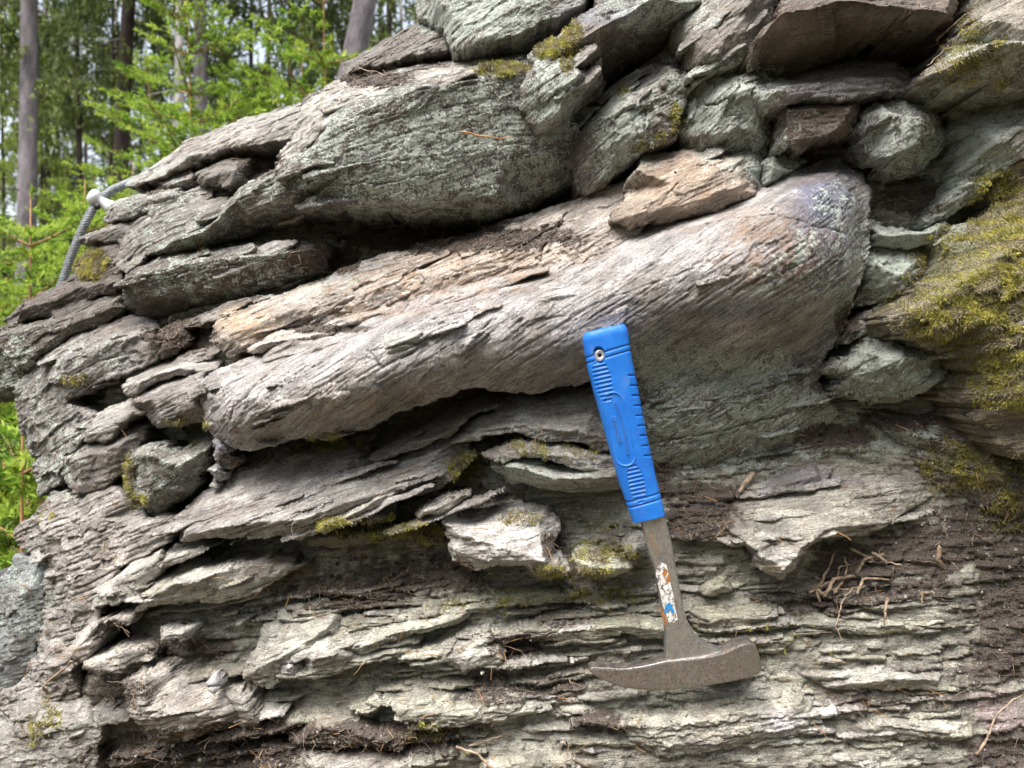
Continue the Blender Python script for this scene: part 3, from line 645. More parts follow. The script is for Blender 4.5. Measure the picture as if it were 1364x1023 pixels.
blk('block', '740,206,-14 752,193,-15 772,156,-16 793,124,-16 828,110,-15 860,83,-15 890,57,-14 918,90,-9 914,140,-7 902,182,-7 855,205,-7 838,219,-8 790,253,-10 772,259,-11 764,234,-12 746,218,-13.5', '770,210,-9 790,170,-7.5 820,150,-5.5 870,115,-5.5 895,90,-7', '830,190,-5.5 880,160,-5', col=(.24, .225, .205), th=35, saw=(10, 1.4), R=2, warp=3, facet=5, fsize=(30, 26))
blk('block', '888,60,-11 910,10,-12 935,-60,-13 1066,-60,-11 1027,30,-7 1002,80,-5.5 975,93,-5.5 940,98,-6.5 910,95,-9', '918,52,-6 990,20,-3.8 1010,-20,-4', '950,75,-4.2', col=(.27, .245, .215), th=35, saw=(6, 1.4), lam=1.2, R=2, facet=3.5, fsize=(34, 22))
blk('block', '902,140,-10 933,93,-10 975,80,-9 1007,78,-8 1034,112,-7 1044,140,-9 1040,202,-10 1014,228,-10 985,208,-9 930,208,-9 903,178,-9', '960,128,-4.8 1004,118,-4.2', '950,180,-5.5 1010,175,-6', col=(.27, .265, .235), th=40, lichen=.1, R=2, warp=3, facet=5, fsize=(26, 30))
blk('slab', '990,76,-2 1018,38,-3 1036,4,-5 1060,-16,-6 1060,-60,-7 1290,-60,-6 1276,18,-4 1247,70,-9 1195,83,-11 1110,91,-11 1055,107,-10 1008,109,-9 993,100,-6', '1002,82,1 1045,16,2.5 1110,5,3.2 1200,7,3.2 1262,14,.8', '1060,70,-3.5 1110,58,-3 1200,48,-3', col=(.15, .122, .10), th=8, saw=(10, 1.0), lam=1.3, R=3, mica=.5)
blk('slab', '992,119,-4 1026,104,-8 1096,86,-10 1145,76,-11 1192,80,-10 1234,99,-8 1224,124,-4 1176,128,-2 1116,133,-1 1043,138,-1 1023,133,-2', '1040,118,-.5 1120,108,-1.6 1190,104,-2.6', col=(.23, .215, .21), th=9, saw=(5, 2.0), flake=1.6, R=2.5)
# the face goes on upwards beyond the picture
blk('slab', '568,-30,-27 590,-130,-33 760,-210,-34 980,-225,-30 1000,-40,-18 800,-25,-17', '640,-70,-20 800,-90,-15 960,-80,-14', col=MID, th=22, grid=.003, depth=60, facet=6, fsize=(60, 40))
blk('slab', '955,-40,-18 970,-200,-28 1200,-245,-22 1580,-235,-14 1580,-35,-6 1250,-30,-8', '1040,-80,-8 1250,-100,-3 1500,-90,0', col=(.28, .26, .23), th=15, grid=.003, depth=60, facet=6, fsize=(60, 40))
LOOSE = []
LOOSE.append(blk('wedged_stone', '1038,140,-5 1046,128,-6 1147,125,-6 1150,143,-5 1140,177,-5 1096,198,-5 1056,208,-5 1031,205,-5', '1050,146,-2 1134,142,-2', '1048,190,-2.2 1092,184,-2 1124,168,-2', col=(.15, .115, .095), th=5, saw=(12, .4), lam=.7, flake=.6, R=3, depth=5, parent=None,
    label='dark brown squarish stone wedged under the thin slab at upper right', category='stone', group='loose stones wedged in the outcrop'))
LOOSE.append(blk('wedged_stone', '1137,157,-5 1156,135,-6 1193,124,-6 1232,131,-6 1263,167,-6 1263,189,-6 1245,216,-5 1209,237,-5 1169,233,-5 1137,205,-5 1133,180,-5', '1160,165,-.5 1190,150,.2 1225,160,-.6', '1160,205,-.5 1195,205,.2 1230,190,-.8', col=(.21, .19, .19), th=30, saw=(12, .5), R=5, depth=5, parent=None, warp=3, facet=3.0, fsize=(24, 22),
    label='rounded stone crusted with pale lichen, wedged beside the dark squarish stone', category='stone', group='loose stones wedged in the outcrop'))
blk('stone', '1012,218,-6 1033,200,-8 1060,206,-8 1084,214,-8 1052,232,-5 1019,246,-5', '1030,220,-4', col=MID, lichen=.4, th=10, R=5)
blk('boulder', '1230,99,1 1253,60,-3 1275,36,-5 1320,-60,-6 1500,-60,-2 1500,124,2 1364,118,3 1330,121,2 1290,116,2 1250,109,2', '1262,88,5 1320,60,6 1400,50,6.5', '1300,20,1.5 1380,0,3', col=(.30, .275, .225), th=20, R=8, lam=1.6, warp=4)
blk('boulder', '1243,112,-6 1290,106,-4 1364,110,-2 1500,113,-2 1500,220,2 1364,210,2 1324,240,1 1302,268,-1 1272,290,-3 1240,305,-4 1226,293,-5 1260,245,-5 1260,190,-6 1268,160,-6 1246,132,-7', '1300,135,.5 1330,180,2 1290,240,0', '1400,160,3', col=(.28, .27, .24), th=40, saw=(12, 2.2), lam=2, R=5, warp=5, lichen=.15, facet=5, fsize=(30, 24))
blk('boulder', '1170,430,1 1190,399,-1 1225,373,-3 1237,343,-4 1242,322,-4 1290,297,-2 1316,268,-2 1320,233,-1 1364,199,2 1500,185,4 1500,660,5 1364,612,5 1340,590,4 1300,563,3 1278,528,2 1272,500,1 1250,471,1 1215,455,1 1183,445,1', '1206,418,4.5 1270,388,6 1340,335,8 1420,300,9', '1250,445,5.5 1310,480,8 1364,520,9 1420,560,9', '1320,420,8.5', col=(.27, .235, .165), th=30, saw=(14, 3), lam=2.5, flake=1.5, R=8, drop=10, warp=5, mica=.1, rough=2.0, facet=4, fsize=(24, 20))
blk('block', '1096,493,-4 1130,461,-6 1172,434,-6 1217,448,-3 1258,468,-2 1284,507,-2 1215,531,-3 1170,537,-4 1130,536,-5 1102,517,-5', '1130,490,-1.5 1160,470,-.2 1200,478,.8 1245,480,0', '1140,515,-2 1190,505,0 1245,505,-.5', col=(.26, .255, .225), th=35, saw=(10, 2.6), lichen=.1, R=4, warp=6, facet=3.5, fsize=(16, 14), jagged=1.6)
blk('block', '1135,404,-7 1150,348,-6 1162,322,-7 1215,318,-7 1238,335,-6 1226,380,-5 1182,401,-5 1143,413,-6', '1172,352,-3 1200,365,-3', col=(.26, .265, .235), th=25, lichen=.3, R=6)
blk('block', '1150,300,-6 1162,290,-6 1180,302,-5.5 1222,305,-5 1262,285,-4.5 1275,290,-3.5 1250,330,-3.5 1212,335,-4.5 1165,328,-5', '1180,315,-3.2 1240,310,-2.6', col=(.29, .28, .25), th=15, lichen=.6, R=5, warp=4)
blk('slab', '1114,434,-7 1180,398,-7 1198,404,-5 1180,434,-4.5 1132,461,-4.5 1110,453,-7', '1140,438,-4 1178,416,-4', col=(.27, .26, .235), th=25, lichen=.2, R=4)
blk('block', '1150,552,-7 1190,540,-7 1250,545,-5 1300,562,-3 1364,612,-1 1500,650,0 1500,740,0 1364,690,-1 1290,670,-2.5 1240,640,-4 1200,600,-6', '1210,575,-3.5 1290,610,-1 1364,650,1', col=(.17, .155, .125), th=-10, saw=(9, 4), lam=3, flake=2, rough=2.5, R=6, warp=5, dirt=.25)

# beds below the fold, left of the hammer
blk('bed', '486,606,-6 520,590,-8 565,560,-10 640,520,-12 700,512,-12 690,535,-9 640,556,-6.5 600,580,-5 540,604,-4.5 500,615,-4.5', '520,602,-4.2 600,572,-4.2 655,543,-6', col=(.27, .25, .225), th=22, saw=(6, 2.2))
blk('bed', '588,580,-8 640,545,-10 690,518,-11 760,508,-10 812,512,-8 832,592,-4 800,606,-3.5 760,594,-3 700,581,-3 680,576,-3 640,584,-4 600,594,-5', '640,572,-4 700,566,-2.4 780,578,-2', '700,540,-6 790,540,-5', col=LT, th=6, saw=(7, 2.2), flake=1.4)
blk('bed', '638,603,-5 690,577,-6 760,589,-5 832,605,-4 840,645,-3.5 760,626,-1.5 700,609,-1.5 660,618,-2.5', '660,606,-2 700,598,-1.2 770,612,-1', col=LT, th=-6, saw=(5, 2.0), flake=1.4)
blk('block', '652,624,-5 663,603,-6 700,600,-5 760,615,-5 832,612,-4 856,652,-5 800,659,-5 735,656,-4.5 700,649,-4.5 678,644,-5', '685,622,-.8 740,636,0 810,632,-.4', col=(.30, .29, .255), th=-4, R=5, saw=(8, 2))
blk('bed', '286,642,-9 310,606,-11 400,590,-12 490,582,-11 502,608,-8 560,590,-7 612,580,-7 644,600,-6 604,642,-4.5 562,662,-3 505,668,-2 425,703,-1 402,722,-1 330,718,-1.5 290,718,-2 232,724,-3 226,690,-7 258,664,-9', '245,712,-1.5 290,704,0 400,690,.6 500,658,-.2 575,638,-2', '330,660,-4.5 450,635,-4 570,610,-5', col=(.37, .35, .325), th=19, saw=(12, 1.5), lam=.8, flake=1.0, crack=2.5, R=2.5)
blk('bed', '405,702,-1 430,690,-2 500,660,-2.5 540,646,-3 570,640,-3.5 560,652,-1.8 500,678,-.2 455,694,.3 420,710,.3', '430,700,1 500,670,.6', col=PALE, th=21, saw=(4, 1.4), R=2, depth=3)
blk('bed', '472,692,-4 500,674,-4 532,660,-4 528,687,-2 482,698,-2', '495,686,-1.2', col=LT, th=22, R=2.5, depth=5)
blk('bed', '545,682,-3 590,654,-4 627,648,-4 634,661,-2.5 590,681,-.5 555,693,-.5', '565,682,.4 615,660,-.8', col=PALE, th=22, R=2.5, depth=5)
blk('block', '395,715,-4 440,700,-6 540,690,-7 600,690,-6 604,724,-4.5 540,730,-4 470,728,-3.8 410,730,-3.5', '430,716,-2.5 540,710,-3', col=(.15, .135, .10), th=6, saw=(8, 2.5), rough=1.6, dirt=.2, depth=5)
# the white quartz slab and its neighbours
blk('slab', '587,691,-2 602,680,-4 660,670,-7 734,664,-7 750,700,-4 738,722,-2.5 760,749,-1 754,762,-1 732,771,-1 714,770,-1 704,754,-1 660,756,-1 640,766,-1.5 601,751,-1.5 595,718,-2', '612,712,1 670,728,2.6 725,744,3', '660,690,-2 720,690,-2.2', '606,738,.6 650,748,2 700,745,2.8', col=(.50, .48, .45), th=7, saw=(8, 1.3), lam=1.0, flake=1.0, R=2.5, depth=6, mica=.45)
blk('slab', '757,742,-2 780,726,-4 832,736,-3 846,756,-1.5 822,771,-.5 800,771,0 773,765,-.5', '775,752,.8 825,755,.8', col=(.46, .46, .37), th=0, R=3, depth=5)
blk('block', '822,722,-3 850,703,-4 874,714,-3 876,742,-1.5 845,745,-.5 828,737,-1.5', '845,730,.6', col=LT, th=0, R=3, depth=5)
# the shelf right of the hammer
blk('bed', '884,694,-6 940,650,-10 1000,622,-10 1080,612,-10 1130,596,-10 1200,586,-9 1264,616,-7 1254,662,-4.5 1200,694,-3 1160,714,-1.5 1100,719,-.5 1062,748,0 1040,772,0 1008,758,-.5 998,733,-1.5 950,723,-3 900,718,-3', '960,700,-3.2 1010,738,1 1042,755,1.5 1100,708,1.2 1160,700,-.2', '1000,665,-5 1120,650,-4.5 1220,635,-4.5', col=(.40, .38, .325), th=9, saw=(13, 1.4), lam=.8, flake=.9, crack=2.2, R=2.5)
blk('slab', '986,658,-6 1020,634,-8 1080,613,-8.5 1116,617,-7 1102,643,-5 1050,659,-4.2 1000,668,-4.2', '1030,648,-4 1090,632,-4.6', col=(.29, .28, .28), th=12, saw=(12, .5), R=2.5, depth=4)

# lower left
blk('block', '-80,775,-22 0,768,-21 20,738,-20 62,742,-17 70,800,-16 48,885,-17 10,925,-18 -80,935,-21', '20,800,-16 45,780,-15.5', '10,880,-16.5', col=(.24, .255, .25), th=15, lam=1.0, saw=(16, .8), facet=3, fsize=(60, 40))
blk('block', '10,930,-15 46,872,-14 62,800,-15 56,745,-17 22,738,-19 12,714,-20 48,680,-19 68,652,-18 100,650,-14 150,640,-11 172,660,-9 192,690,-9 240,688,-8 236,728,-6 190,744,-5.5 150,764,-5.5 132,803,-5.5 122,852,-6 92,894,-7.5 104,934,-8.5 40,965,-12', '100,740,-8.5 100,830,-8 72,880,-9', '60,705,-14 130,695,-8 190,705,-5.5', '60,920,-11', col=(.36, .335, .305), th=22, saw=(13, 2.4), lam=1.0, flake=1.3, crack=3, facet=3.0, fsize=(70, 26), warp=4)
blk('block', '-80,935,-17 30,925,-13 60,930,-11 112,928,-9 134,970,-6 114,1090,-5 -80,1090,-12', '30,960,-9 100,960,-6', col=(.35, .335, .30), th=15, saw=(13, 2.6), flake=1.3, facet=3, fsize=(70, 26))
blk('bed', '202,748,-6 240,720,-8 290,713,-8 340,706,-8 404,698,-8 412,714,-4 360,724,-1.5 330,721,-1 300,731,-1 245,749,-1.5 213,759,-2.5', '215,748,-.8 300,722,.4 390,710,-1.2', col=PALE, th=16, saw=(5, 1.8), R=2.5)
blk('bed', '177,814,-3 207,766,-6 253,740,-8 335,732,-9 405,728,-9 402,762,-5 350,784,-2.5 300,804,-1.8 250,804,-1.2 215,809,-1.2', '196,800,0 225,780,1 280,768,1 330,750,-1', '300,785,-.2 380,760,-3', col=PALE, th=17, saw=(8, 2), flake=1.4, R=4)
blk('bed', '117,802,-7 140,763,-8 177,730,-9 220,719,-8 240,742,-6 210,768,-4 192,796,-3 150,809,-3 122,818,-4.5', '135,795,-3.2 180,760,-2.8 215,740,-4', col=PALE, th=18, saw=(8, 2), flake=1.6)
blk('bed', '75,876,-4 117,830,-6 147,816,-6.5 190,809,-5.5 182,835,-3 137,836,-2.5 138,850,-1.5 113,882,-.5 97,885,-1', '95,872,0 130,835,-1.2 170,822,-2.6', col=(.45, .41, .36), th=20, saw=(5, 1.6), R=2.5)
blk('bed', '97,888,-3 120,866,-5 175,851,-5.5 208,861,-4 206,883,-.8 170,892,.4 157,904,.8 130,899,.4 106,893,-.5', '112,884,.6 160,872,.8 195,868,0', col=(.45, .42, .37), th=12, saw=(5, 1.8), R=2.5)
blk('block', '165,902,-1 200,878,-4 245,890,-5 300,894,-5 326,906,-4 330,962,-2 292,974,-1.5 240,991,-1.5 213,996,-1.5 187,964,-1.5 169,950,-1', '186,912,2.2 250,910,1.8 305,915,1', '190,945,3 250,950,3 310,945,1.5', '220,980,1.5 290,962,1.5', col=(.44, .41, .36), th=13, saw=(6, 2.6), flake=1.8, R=3.5)
blk('block', '290,925,-2 326,903,-3 347,928,-1 354,980,-1 336,974,-1.5 316,966,-1.5', '318,930,2 338,955,1.5', col=PALE, th=5, saw=(6, 2), R=3)
blk('slab', '104,962,-8 140,932,-9 180,938,-8 172,962,-5 130,972,-5', '130,955,-5', col=LT, th=15, R=3, depth=5)
LOOSE.append(blk('flat_stone', '201,847,-1 216,833,-3 270,832,-3.5 258,852,-1 233,864,0 210,863,0', '216,850,1 250,842,.4', col=(.46, .445, .41), th=6, saw=(5, .5), R=4, depth=3, parent=None,
    label='thin tongue-shaped flat stone lying on soil below the pale ledge, lower left', category='stone'))
blk('block', '318,903,-2 333,868,-4 353,822,-7 410,811,-8 458,808,-8 456,852,-4 402,884,-1.5 372,904,-.8 367,924,-.8 340,919,-1', '340,898,2 380,870,1.5 430,840,-.8', '370,845,-1.5', col=(.46, .45, .39), th=16, saw=(6, 2.4), flake=1.8, R=3)
blk('block', '398,882,-2 408,853,-4 455,833,-6.5 482,836,-6.5 494,872,-2.5 462,899,-1 424,901,-.5', '412,878,2 455,872,2', '430,855,.2', col=(.47, .46, .42), th=14, saw=(7, 2), R=4)
blk('stone', '365,888,-1 383,876,-1 400,884,-1 396,905,-1 372,906,-1', '382,890,1.8', col=(.52, .50, .49), th=10, saw=(8, .5), R=4, depth=3)
# lower centre
blk('bed', '452,874,-3 478,823,-7 555,797,-9 645,796,-9 656,817,-6.5 612,836,-3 570,844,-1.8 520,855,-1 490,875,-.6', '470,862,1 540,842,1 610,824,-1', col=(.46, .455, .38), th=12, saw=(7, 2.2), flake=1.6, R=2.5)
blk('block', '580,862,-1 615,836,-4 655,831,-4.5 673,868,-1.5 674,889,-.5 622,896,0 588,888,0', '600,864,.2 645,855,-.4', '606,880,1.2 655,876,.8', col=(.48, .47, .43), th=10, saw=(7, 1.4), R=3, depth=5, facet=2.5, fsize=(22, 12), warp=5)
blk('bed', '455,943,-2 510,912,-6 555,885,-8 590,892,-7 622,909,-6 705,911,-5 745,941,-2 655,963,1 578,972,1.4 540,963,1.4 515,949,1', '490,936,.8 540,946,1.8 600,952,2 690,944,1', '500,925,-1.6 560,918,-1.2 660,928,-.6', col=(.47, .46, .37), th=6, saw=(8, 2), flake=1.6, R=2.5)
blk('bed', '555,862,-4 600,838,-6 660,826,-7 720,816,-7.5 775,821,-6.5 808,841,-4 760,855,-1.8 700,853,-1.2 660,855,-1.8', '660,842,-.6 730,838,.2 780,840,-.8', col=(.42, .41, .32), th=4, saw=(6, 2), R=2.5)
blk('bed', '734,842,-5 790,812,-8 860,803,-8 900,806,-8 905,850,-3 830,850,-1.6 780,855,-1.6', '770,842,0 840,836,.4 890,838,-.6', col=(.43, .43, .33), th=3, saw=(7, 1.8), R=2.5)
blk('bed', '600,800,-6 640,772,-8 720,772,-8 800,785,-7 880,775,-7 885,795,-5 820,812,-3 740,806,-3 660,808,-3.5', '660,795,-2.6 760,793,-2 850,790,-2.4', col=(.33, .335, .235), th=3, saw=(5, 3), flake=2, R=2.5)
blk('bed', '735,938,-3 790,920,-6 860,910,-6 842,948,-1 790,959,.4 748,954,.2', '760,944,1.4 815,936,1.4', col=PALE, th=8, saw=(6, 1.8), R=2.5)
blk('bed', '820,953,-2 850,928,-5 900,908,-6 960,900,-6 1020,898,-6 1106,926,-5 1086,980,0 1000,992,1 940,1006,1.4 890,1015,1.2 836,990,0', '850,948,1.6 890,922,1.2 960,913,1.2 1020,908,1 1070,932,1.4', '850,965,2.6 940,958,3 1050,950,2.2', '880,995,3 960,985,3.4 1050,972,2.4', col=(.47, .455, .38), th=5, saw=(9, 2.4), flake=1.8, R=3)
blk('stone', '1010,968,0 1036,944,-1 1062,958,-1 1068,978,0 1040,990,.6 1016,986,.4', '1040,966,4.4', col=(.62, .57, .60), th=30, saw=(8, .6), R=5, depth=4)
blk('bed', '560,1020,-1 640,990,-5 760,985,-4 820,1000,-3 812,1060,1 640,1080,1', '640,1020,2 760,1015,2.4', col=(.40, .385, .31), th=3, saw=(7, 3), flake=1.8, R=3)
blk('bed', '840,1030,-1 900,1004,-4 1000,1000,-3 1090,985,-3 1200,990,-3 1210,1060,2 850,1090,2', '900,1030,3.2 1000,1022,3.6 1150,1015,3', col=(.46, .45, .39), th=3, saw=(7, 3), flake=1.8, R=3)
blk('bed', '370,960,-3 420,930,-6 470,946,-4 560,975,-2 540,1000,0 460,1000,0 390,990,-1', '430,970,1 510,985,1.4', col=(.35, .33, .27), th=3, saw=(6, 2.6), flake=2, dirt=.2, R=3)
blk('bed', '345,985,-2 400,990,-3 560,1000,-2 560,1090,2 340,1090,1', '420,1020,2 520,1030,2.6', col=(.40, .38, .33), th=8, saw=(7, 3), dirt=.2, R=3)
# right of the hammer head
blk('bed', '900,805,-6 960,782,-9 1045,796,-8 1068,816,-5 1020,835,-2.4 960,845,-2 925,836,-3', '940,824,-.6 1020,820,-1', col=(.40, .395, .29), th=-2, saw=(6, 1.8), R=2.5)
blk('bed', '920,775,-6 960,745,-8 1000,752,-7 1015,775,-4 980,790,-3 930,792,-3.6', '960,778,-2', col=(.40, .40, .30), th=6, saw=(6, 1.8), R=2.5)
blk('bed', '905,850,-5 960,838,-7 1060,830,-7 1140,845,-6 1120,862,-3.4 1040,868,-2.4 980,866,-2.6', '960,856,-1.2 1060,852,-1', col=(.39, .385, .29), th=2, saw=(6, 2.2), R=2.5)
blk('bed', '1015,898,-4 1080,876,-7 1180,868,-7 1264,880,-6 1300,900,-4 1245,922,-.8 1160,922,-.6 1090,915,-1', '1080,900,1 1170,905,2 1250,905,1', col=(.45, .435, .38), th=3, saw=(7, 2.4), R=2.5)
blk('bed', '1070,830,-5 1130,812,-7 1230,822,-5 1240,842,-3 1160,850,-2', '1120,836,-1.6 1200,836,-1.4', col=(.36, .345, .27), th=-3, saw=(6, 2.2), dirt=.1)
blk('block', '1304,942,-2 1364,900,-4 1500,885,-3 1500,1000,0 1364,968,.6 1330,984,.6 1309,965,-.5', '1330,950,3 1400,930,4', col=(.40, .32, .31), th=30, saw=(10, 1), R=5, depth=6)
blk('bed', '1100,950,-3 1200,930,-6 1310,950,-3 1336,988,-.5 1270,990,.6 1150,985,.6', '1160,968,2 1270,972,2', col=(.44, .42, .36), th=-4, saw=(6, 2.4), R=2.5)
LOOSE.append(blk('pebble', '273,910,2 280,902,2 290,908,2 292,918,2 284,925,2 276,919,2', '283,913,2.3', col=(.42, .43, .47), th=50, saw=(5, .1), lam=.3, flake=.1, R=.9, depth=.8, warp=.3, jagged=0, facet=.1, rough=.1, parent=None, mica=.6,
    label='small smooth blue-grey chip lying on the ribbed block at lower left', category='stone'))

def zbuffer():
    b = {}
    for a in SURF:
        i = (np.clip(a[4] / 4, -20, 400).astype(int) + 20) * 400 + np.clip(a[5] / 4, -20, 300).astype(int) + 20
        o_ = np.full(440 * 400, 9.0); np.minimum.at(o_, i, a[0][:, 1]); b[id(a)] = o_
    return np.minimum.reduce(list(b.values()))
ZB0 = zbuffer()
def surf(x, y, reach=2):                 # how far the face built so far stands out here
    v = []
    for i in range(-reach, reach + 1):
        k = (int(min(max((x + 9 * i) / 4, -20), 400)) + 20) * 400 + int(min(max(y / 4, -20), 300)) + 20
        if ZB0[k] < 5: v.append((REF - ZB0[k]) * 100)
    return sorted(v)[len(v) // 2] if v else None
# thin plates cropping out between the larger beds of the lower face
def plates(n, x0, x1, y0, y1, hfun, thf, cols, sx=(45, 130), sy=(12, 28), seed=1, amp=1.0, mica=.35, nm='plate'):
    r = random.Random(seed)
    for k in range(n):
        x = r.uniform(x0, x1); y = r.uniform(y0, y1); L = r.uniform(*sx) / 2; T = r.uniform(*sy); h = surf(x, y); a = math.tan(math.radians(thf(x, y)))
        e0, e1 = surf(x - L, y + a * L, 1), surf(x + L, y - a * L, 1)
        if h is None or e0 is None or e1 is None or abs(e0 - h) > 6 or abs(e1 - h) > 6: continue
        h = h - .35 * amp
        up = []; dn = []
        m = 4
        for i in range(m + 1):
            t = -1 + 2 * i / m
            e = 1 - .75 * abs(t) ** 2
            xx = x + t * L
            up.append((xx + r.uniform(-4, 4), y - a * t * L - T * e * r.uniform(.6, 1.1) - 2, h - (2.0 + r.uniform(0, 1.2)) * max(amp, .5)))
            dn.append((xx + r.uniform(-5, 5), y - a * t * L + T * .35 * e * r.uniform(.3, 1.3) + 1, h + r.uniform(-.5, .2) * amp))
        out = up + dn[::-1]
        ins = ' '.join('%.1f,%.1f,%.2f' % (p[0], p[1] - T * .18, h + r.uniform(.7, 1.5) * amp) for p in dn[1:-1])
        kf = r.uniform(.85, 1.12)
        blk(nm, ' '.join('%.1f,%.1f,%.2f' % p for p in out), ins, col=tuple(c * kf for c in r.choice(cols)), th=thf(x, y), saw=(5, 1.4), flake=1.2, R=1.5, depth=3.5, facet=.8, warp=3.0, jagged=.35, mica=mica, dirt=r.choice([0, 0, .1, .22, .3]) if nm == 'plate' else 0)
lowh = lambda x, y: -4.6 + (y - 770) / 240 * 5.6
cc = [(.46, .45, .38), (.42, .41, .33), (.38, .37, .29), (.48, .46, .42)]
plates(34, 900, 1250, 795, 905, lowh, lambda x, y: 2, cc, sx=(70, 200), sy=(9, 18), seed=3)
plates(34, 400, 880, 780, 905, lowh, lambda x, y: 7, cc, sx=(70, 200), sy=(9, 19), seed=4)
plates(26, 520, 1290, 915, 1015, lowh, lambda x, y: 4, cc, sx=(70, 220), sy=(9, 20), seed=5)
plates(10, 380, 700, 940, 1015, lowh, lambda x, y: 8, cc, sx=(25, 70), seed=6)
plates(9, 1090, 1300, 775, 830, lowh, lambda x, y: -2, [(.36, .34, .27), (.42, .40, .33)], sx=(30, 80), sy=(6, 12), seed=8)
plates(9, 770, 870, 690, 800, lambda x, y: -4.2 + (y - 700) / 100 * .8, lambda x, y: 5, [(.40, .40, .30), (.34, .34, .25)], sx=(25, 70), sy=(7, 14), seed=9)
plates(12, 60, 215, 690, 800, lambda x, y: -7.6 - max(0, 110 - x) * .055, lambda x, y: 22, [(.40, .37, .34), (.36, .335, .305)], sx=(25, 60), sy=(8, 16), seed=10)
plates(7, 20, 110, 930, 1015, lambda x, y: -8 - max(0, 80 - x) * .05, lambda x, y: 18, [(.38, .365, .32)], sx=(25, 60), sy=(8, 16), seed=12)
plates(6, 120, 330, 990, 1020, lambda x, y: -4.5, lambda x, y: 14, [(.42, .40, .35)], sx=(30, 80), sy=(10, 18), seed=13)
plates(7, 520, 720, 575, 665, lambda x, y: -5.5 + (y - 575) / 90 * 2, lambda x, y: 16, [(.38, .36, .33)], sx=(25, 70), sy=(6, 12), seed=14)
plates(6, 300, 470, 575, 625, lambda x, y: -8.5, lambda x, y: 14, [(.30, .28, .26)], sx=(30, 70), sy=(8, 14), seed=15)
plates(8, 240, 380, 725, 830, lambda x, y: -4.5, lambda x, y: 16, [(.44, .42, .37)], sx=(25, 60), sy=(7, 13), seed=16)
plates(8, 390, 580, 745, 800, lambda x, y: -6.2, lambda x, y: 12, [(.36, .345, .30)], sx=(25, 70), sy=(6, 12), seed=17)
plates(4, 420, 740, 200, 285, None, lambda x, y: 13, [(.155, .145, .13)], sx=(90, 200), sy=(10, 18), seed=21, amp=.25, nm='flake')
plates(34, 60, 420, 250, 570, None, lambda x, y: 20, [MID, DK, (.30, .28, .26), (.18, .165, .15)], sx=(50, 140), sy=(8, 18), seed=22, amp=.7, nm='flake')
plates(12, 300, 640, 90, 150, None, lambda x, y: 19, [(.46, .43, .38), (.38, .355, .32)], sx=(60, 160), sy=(7, 14), seed=23, amp=.5, nm='flake')
plates(14, 740, 1000, 20, 230, None, lambda x, y: 33, [(.25, .235, .215), (.30, .285, .26)], sx=(40, 110), sy=(9, 20), seed=24, amp=.6, nm='flake')
plates(7, 330, 1000, 330, 500, None, lambda x, y: 20, [(.43, .405, .39), (.41, .39, .38)], sx=(70, 190), sy=(10, 22), seed=31, amp=.14, mica=.75, nm='flake')
plates(10, 320, 780, 290, 430, None, lambda x, y: 21, [(.47, .42, .37), (.43, .37, .32)], sx=(50, 130), sy=(9, 18), seed=26, amp=.35, mica=.5, nm='flake')
plates(12, 260, 600, 600, 720, None, lambda x, y: 19, [(.38, .36, .335)], sx=(80, 220), sy=(8, 16), seed=27, amp=.3, nm='flake')
plates(8, 980, 1230, 610, 730, None, lambda x, y: 9, [(.40, .385, .335)], sx=(70, 200), sy=(8, 16), seed=28, amp=.3, nm='flake')
plates(11, 865, 1075, 470, 620, None, lambda x, y: 11, [(.20, .195, .172), (.23, .22, .195)], sx=(60, 170), sy=(8, 18), seed=29, amp=.28, nm='flake')
plates(40, 560, 1300, 780, 1015, None, lambda x, y: 3, cc, sx=(90, 260), sy=(7, 14), seed=33, amp=.45)
plates(26, 230, 640, 730, 1000, None, lambda x, y: 10, cc, sx=(70, 200), sy=(7, 14), seed=34, amp=.45)
print('rock triangles', TRI_COUNT[0])

# ------------------------------------------------------------------ moss, soil and litter on the rock
sv = np.concatenate([a[0] for a in SURF]); sn = np.concatenate([a[1] for a in SURF]); sm = np.concatenate([a[2] for a in SURF]); sdr = np.concatenate([a[3] for a in SURF])
spx = np.concatenate([a[4] for a in SURF]); spy = np.concatenate([a[5] for a in SURF])
bi = (np.clip(spx / 3, -20, 520).astype(int) + 20) * 600 + np.clip(spy / 3, -20, 420).astype(int) + 20
near = np.full(560 * 600, 9.0); np.minimum.at(near, bi, sv[:, 1])
outer = sv[:, 1] < near[bi] + .005       # only the outermost surface of the face carries growth

def depth_at(px, py):                    # height of the outermost surface at a place on the face
    i = (int(min(max(px / 3, -20), 520)) + 20) * 600 + int(min(max(py / 3, -20), 420)) + 20
    y = near[i]
    return (REF - y) * 100 if y < 5 else -8.0

def blades(pos, nrm, n, lo, hi, wid, spread, upw=.35, down=0.0):
    k = len(pos)
    pos = np.repeat(pos, n, 0) + rng.normal(0, .0007, (k * n, 3)); nr = np.repeat(nrm, n, 0)
    dr = nr + rng.normal(0, spread, (k * n, 3)); dr[:, 2] += upw - down; dr /= np.linalg.norm(dr, axis=1)[:, None]
    ln = rng.uniform(lo, hi, (k * n, 1))
    sd2 = np.cross(dr, rng.normal(0, 1, (k * n, 3))); sd2 /= np.linalg.norm(sd2, axis=1)[:, None] + 1e-9
    a = pos - sd2 * wid / 2 - nr * .0005; b = pos + sd2 * wid / 2 - nr * .0005; mid = pos + dr * ln * .55 + sd2 * wid * .45; tip = pos + dr * ln + np.array([0, 0, -.25]) * ln
    v = np.stack([a, b, mid, tip], 1).reshape(-1, 3)
    i = np.arange(k * n)[:, None] * 4
    return v, np.concatenate([i + np.array([[0, 1, 2]]), i + np.array([[0, 2, 3]])])

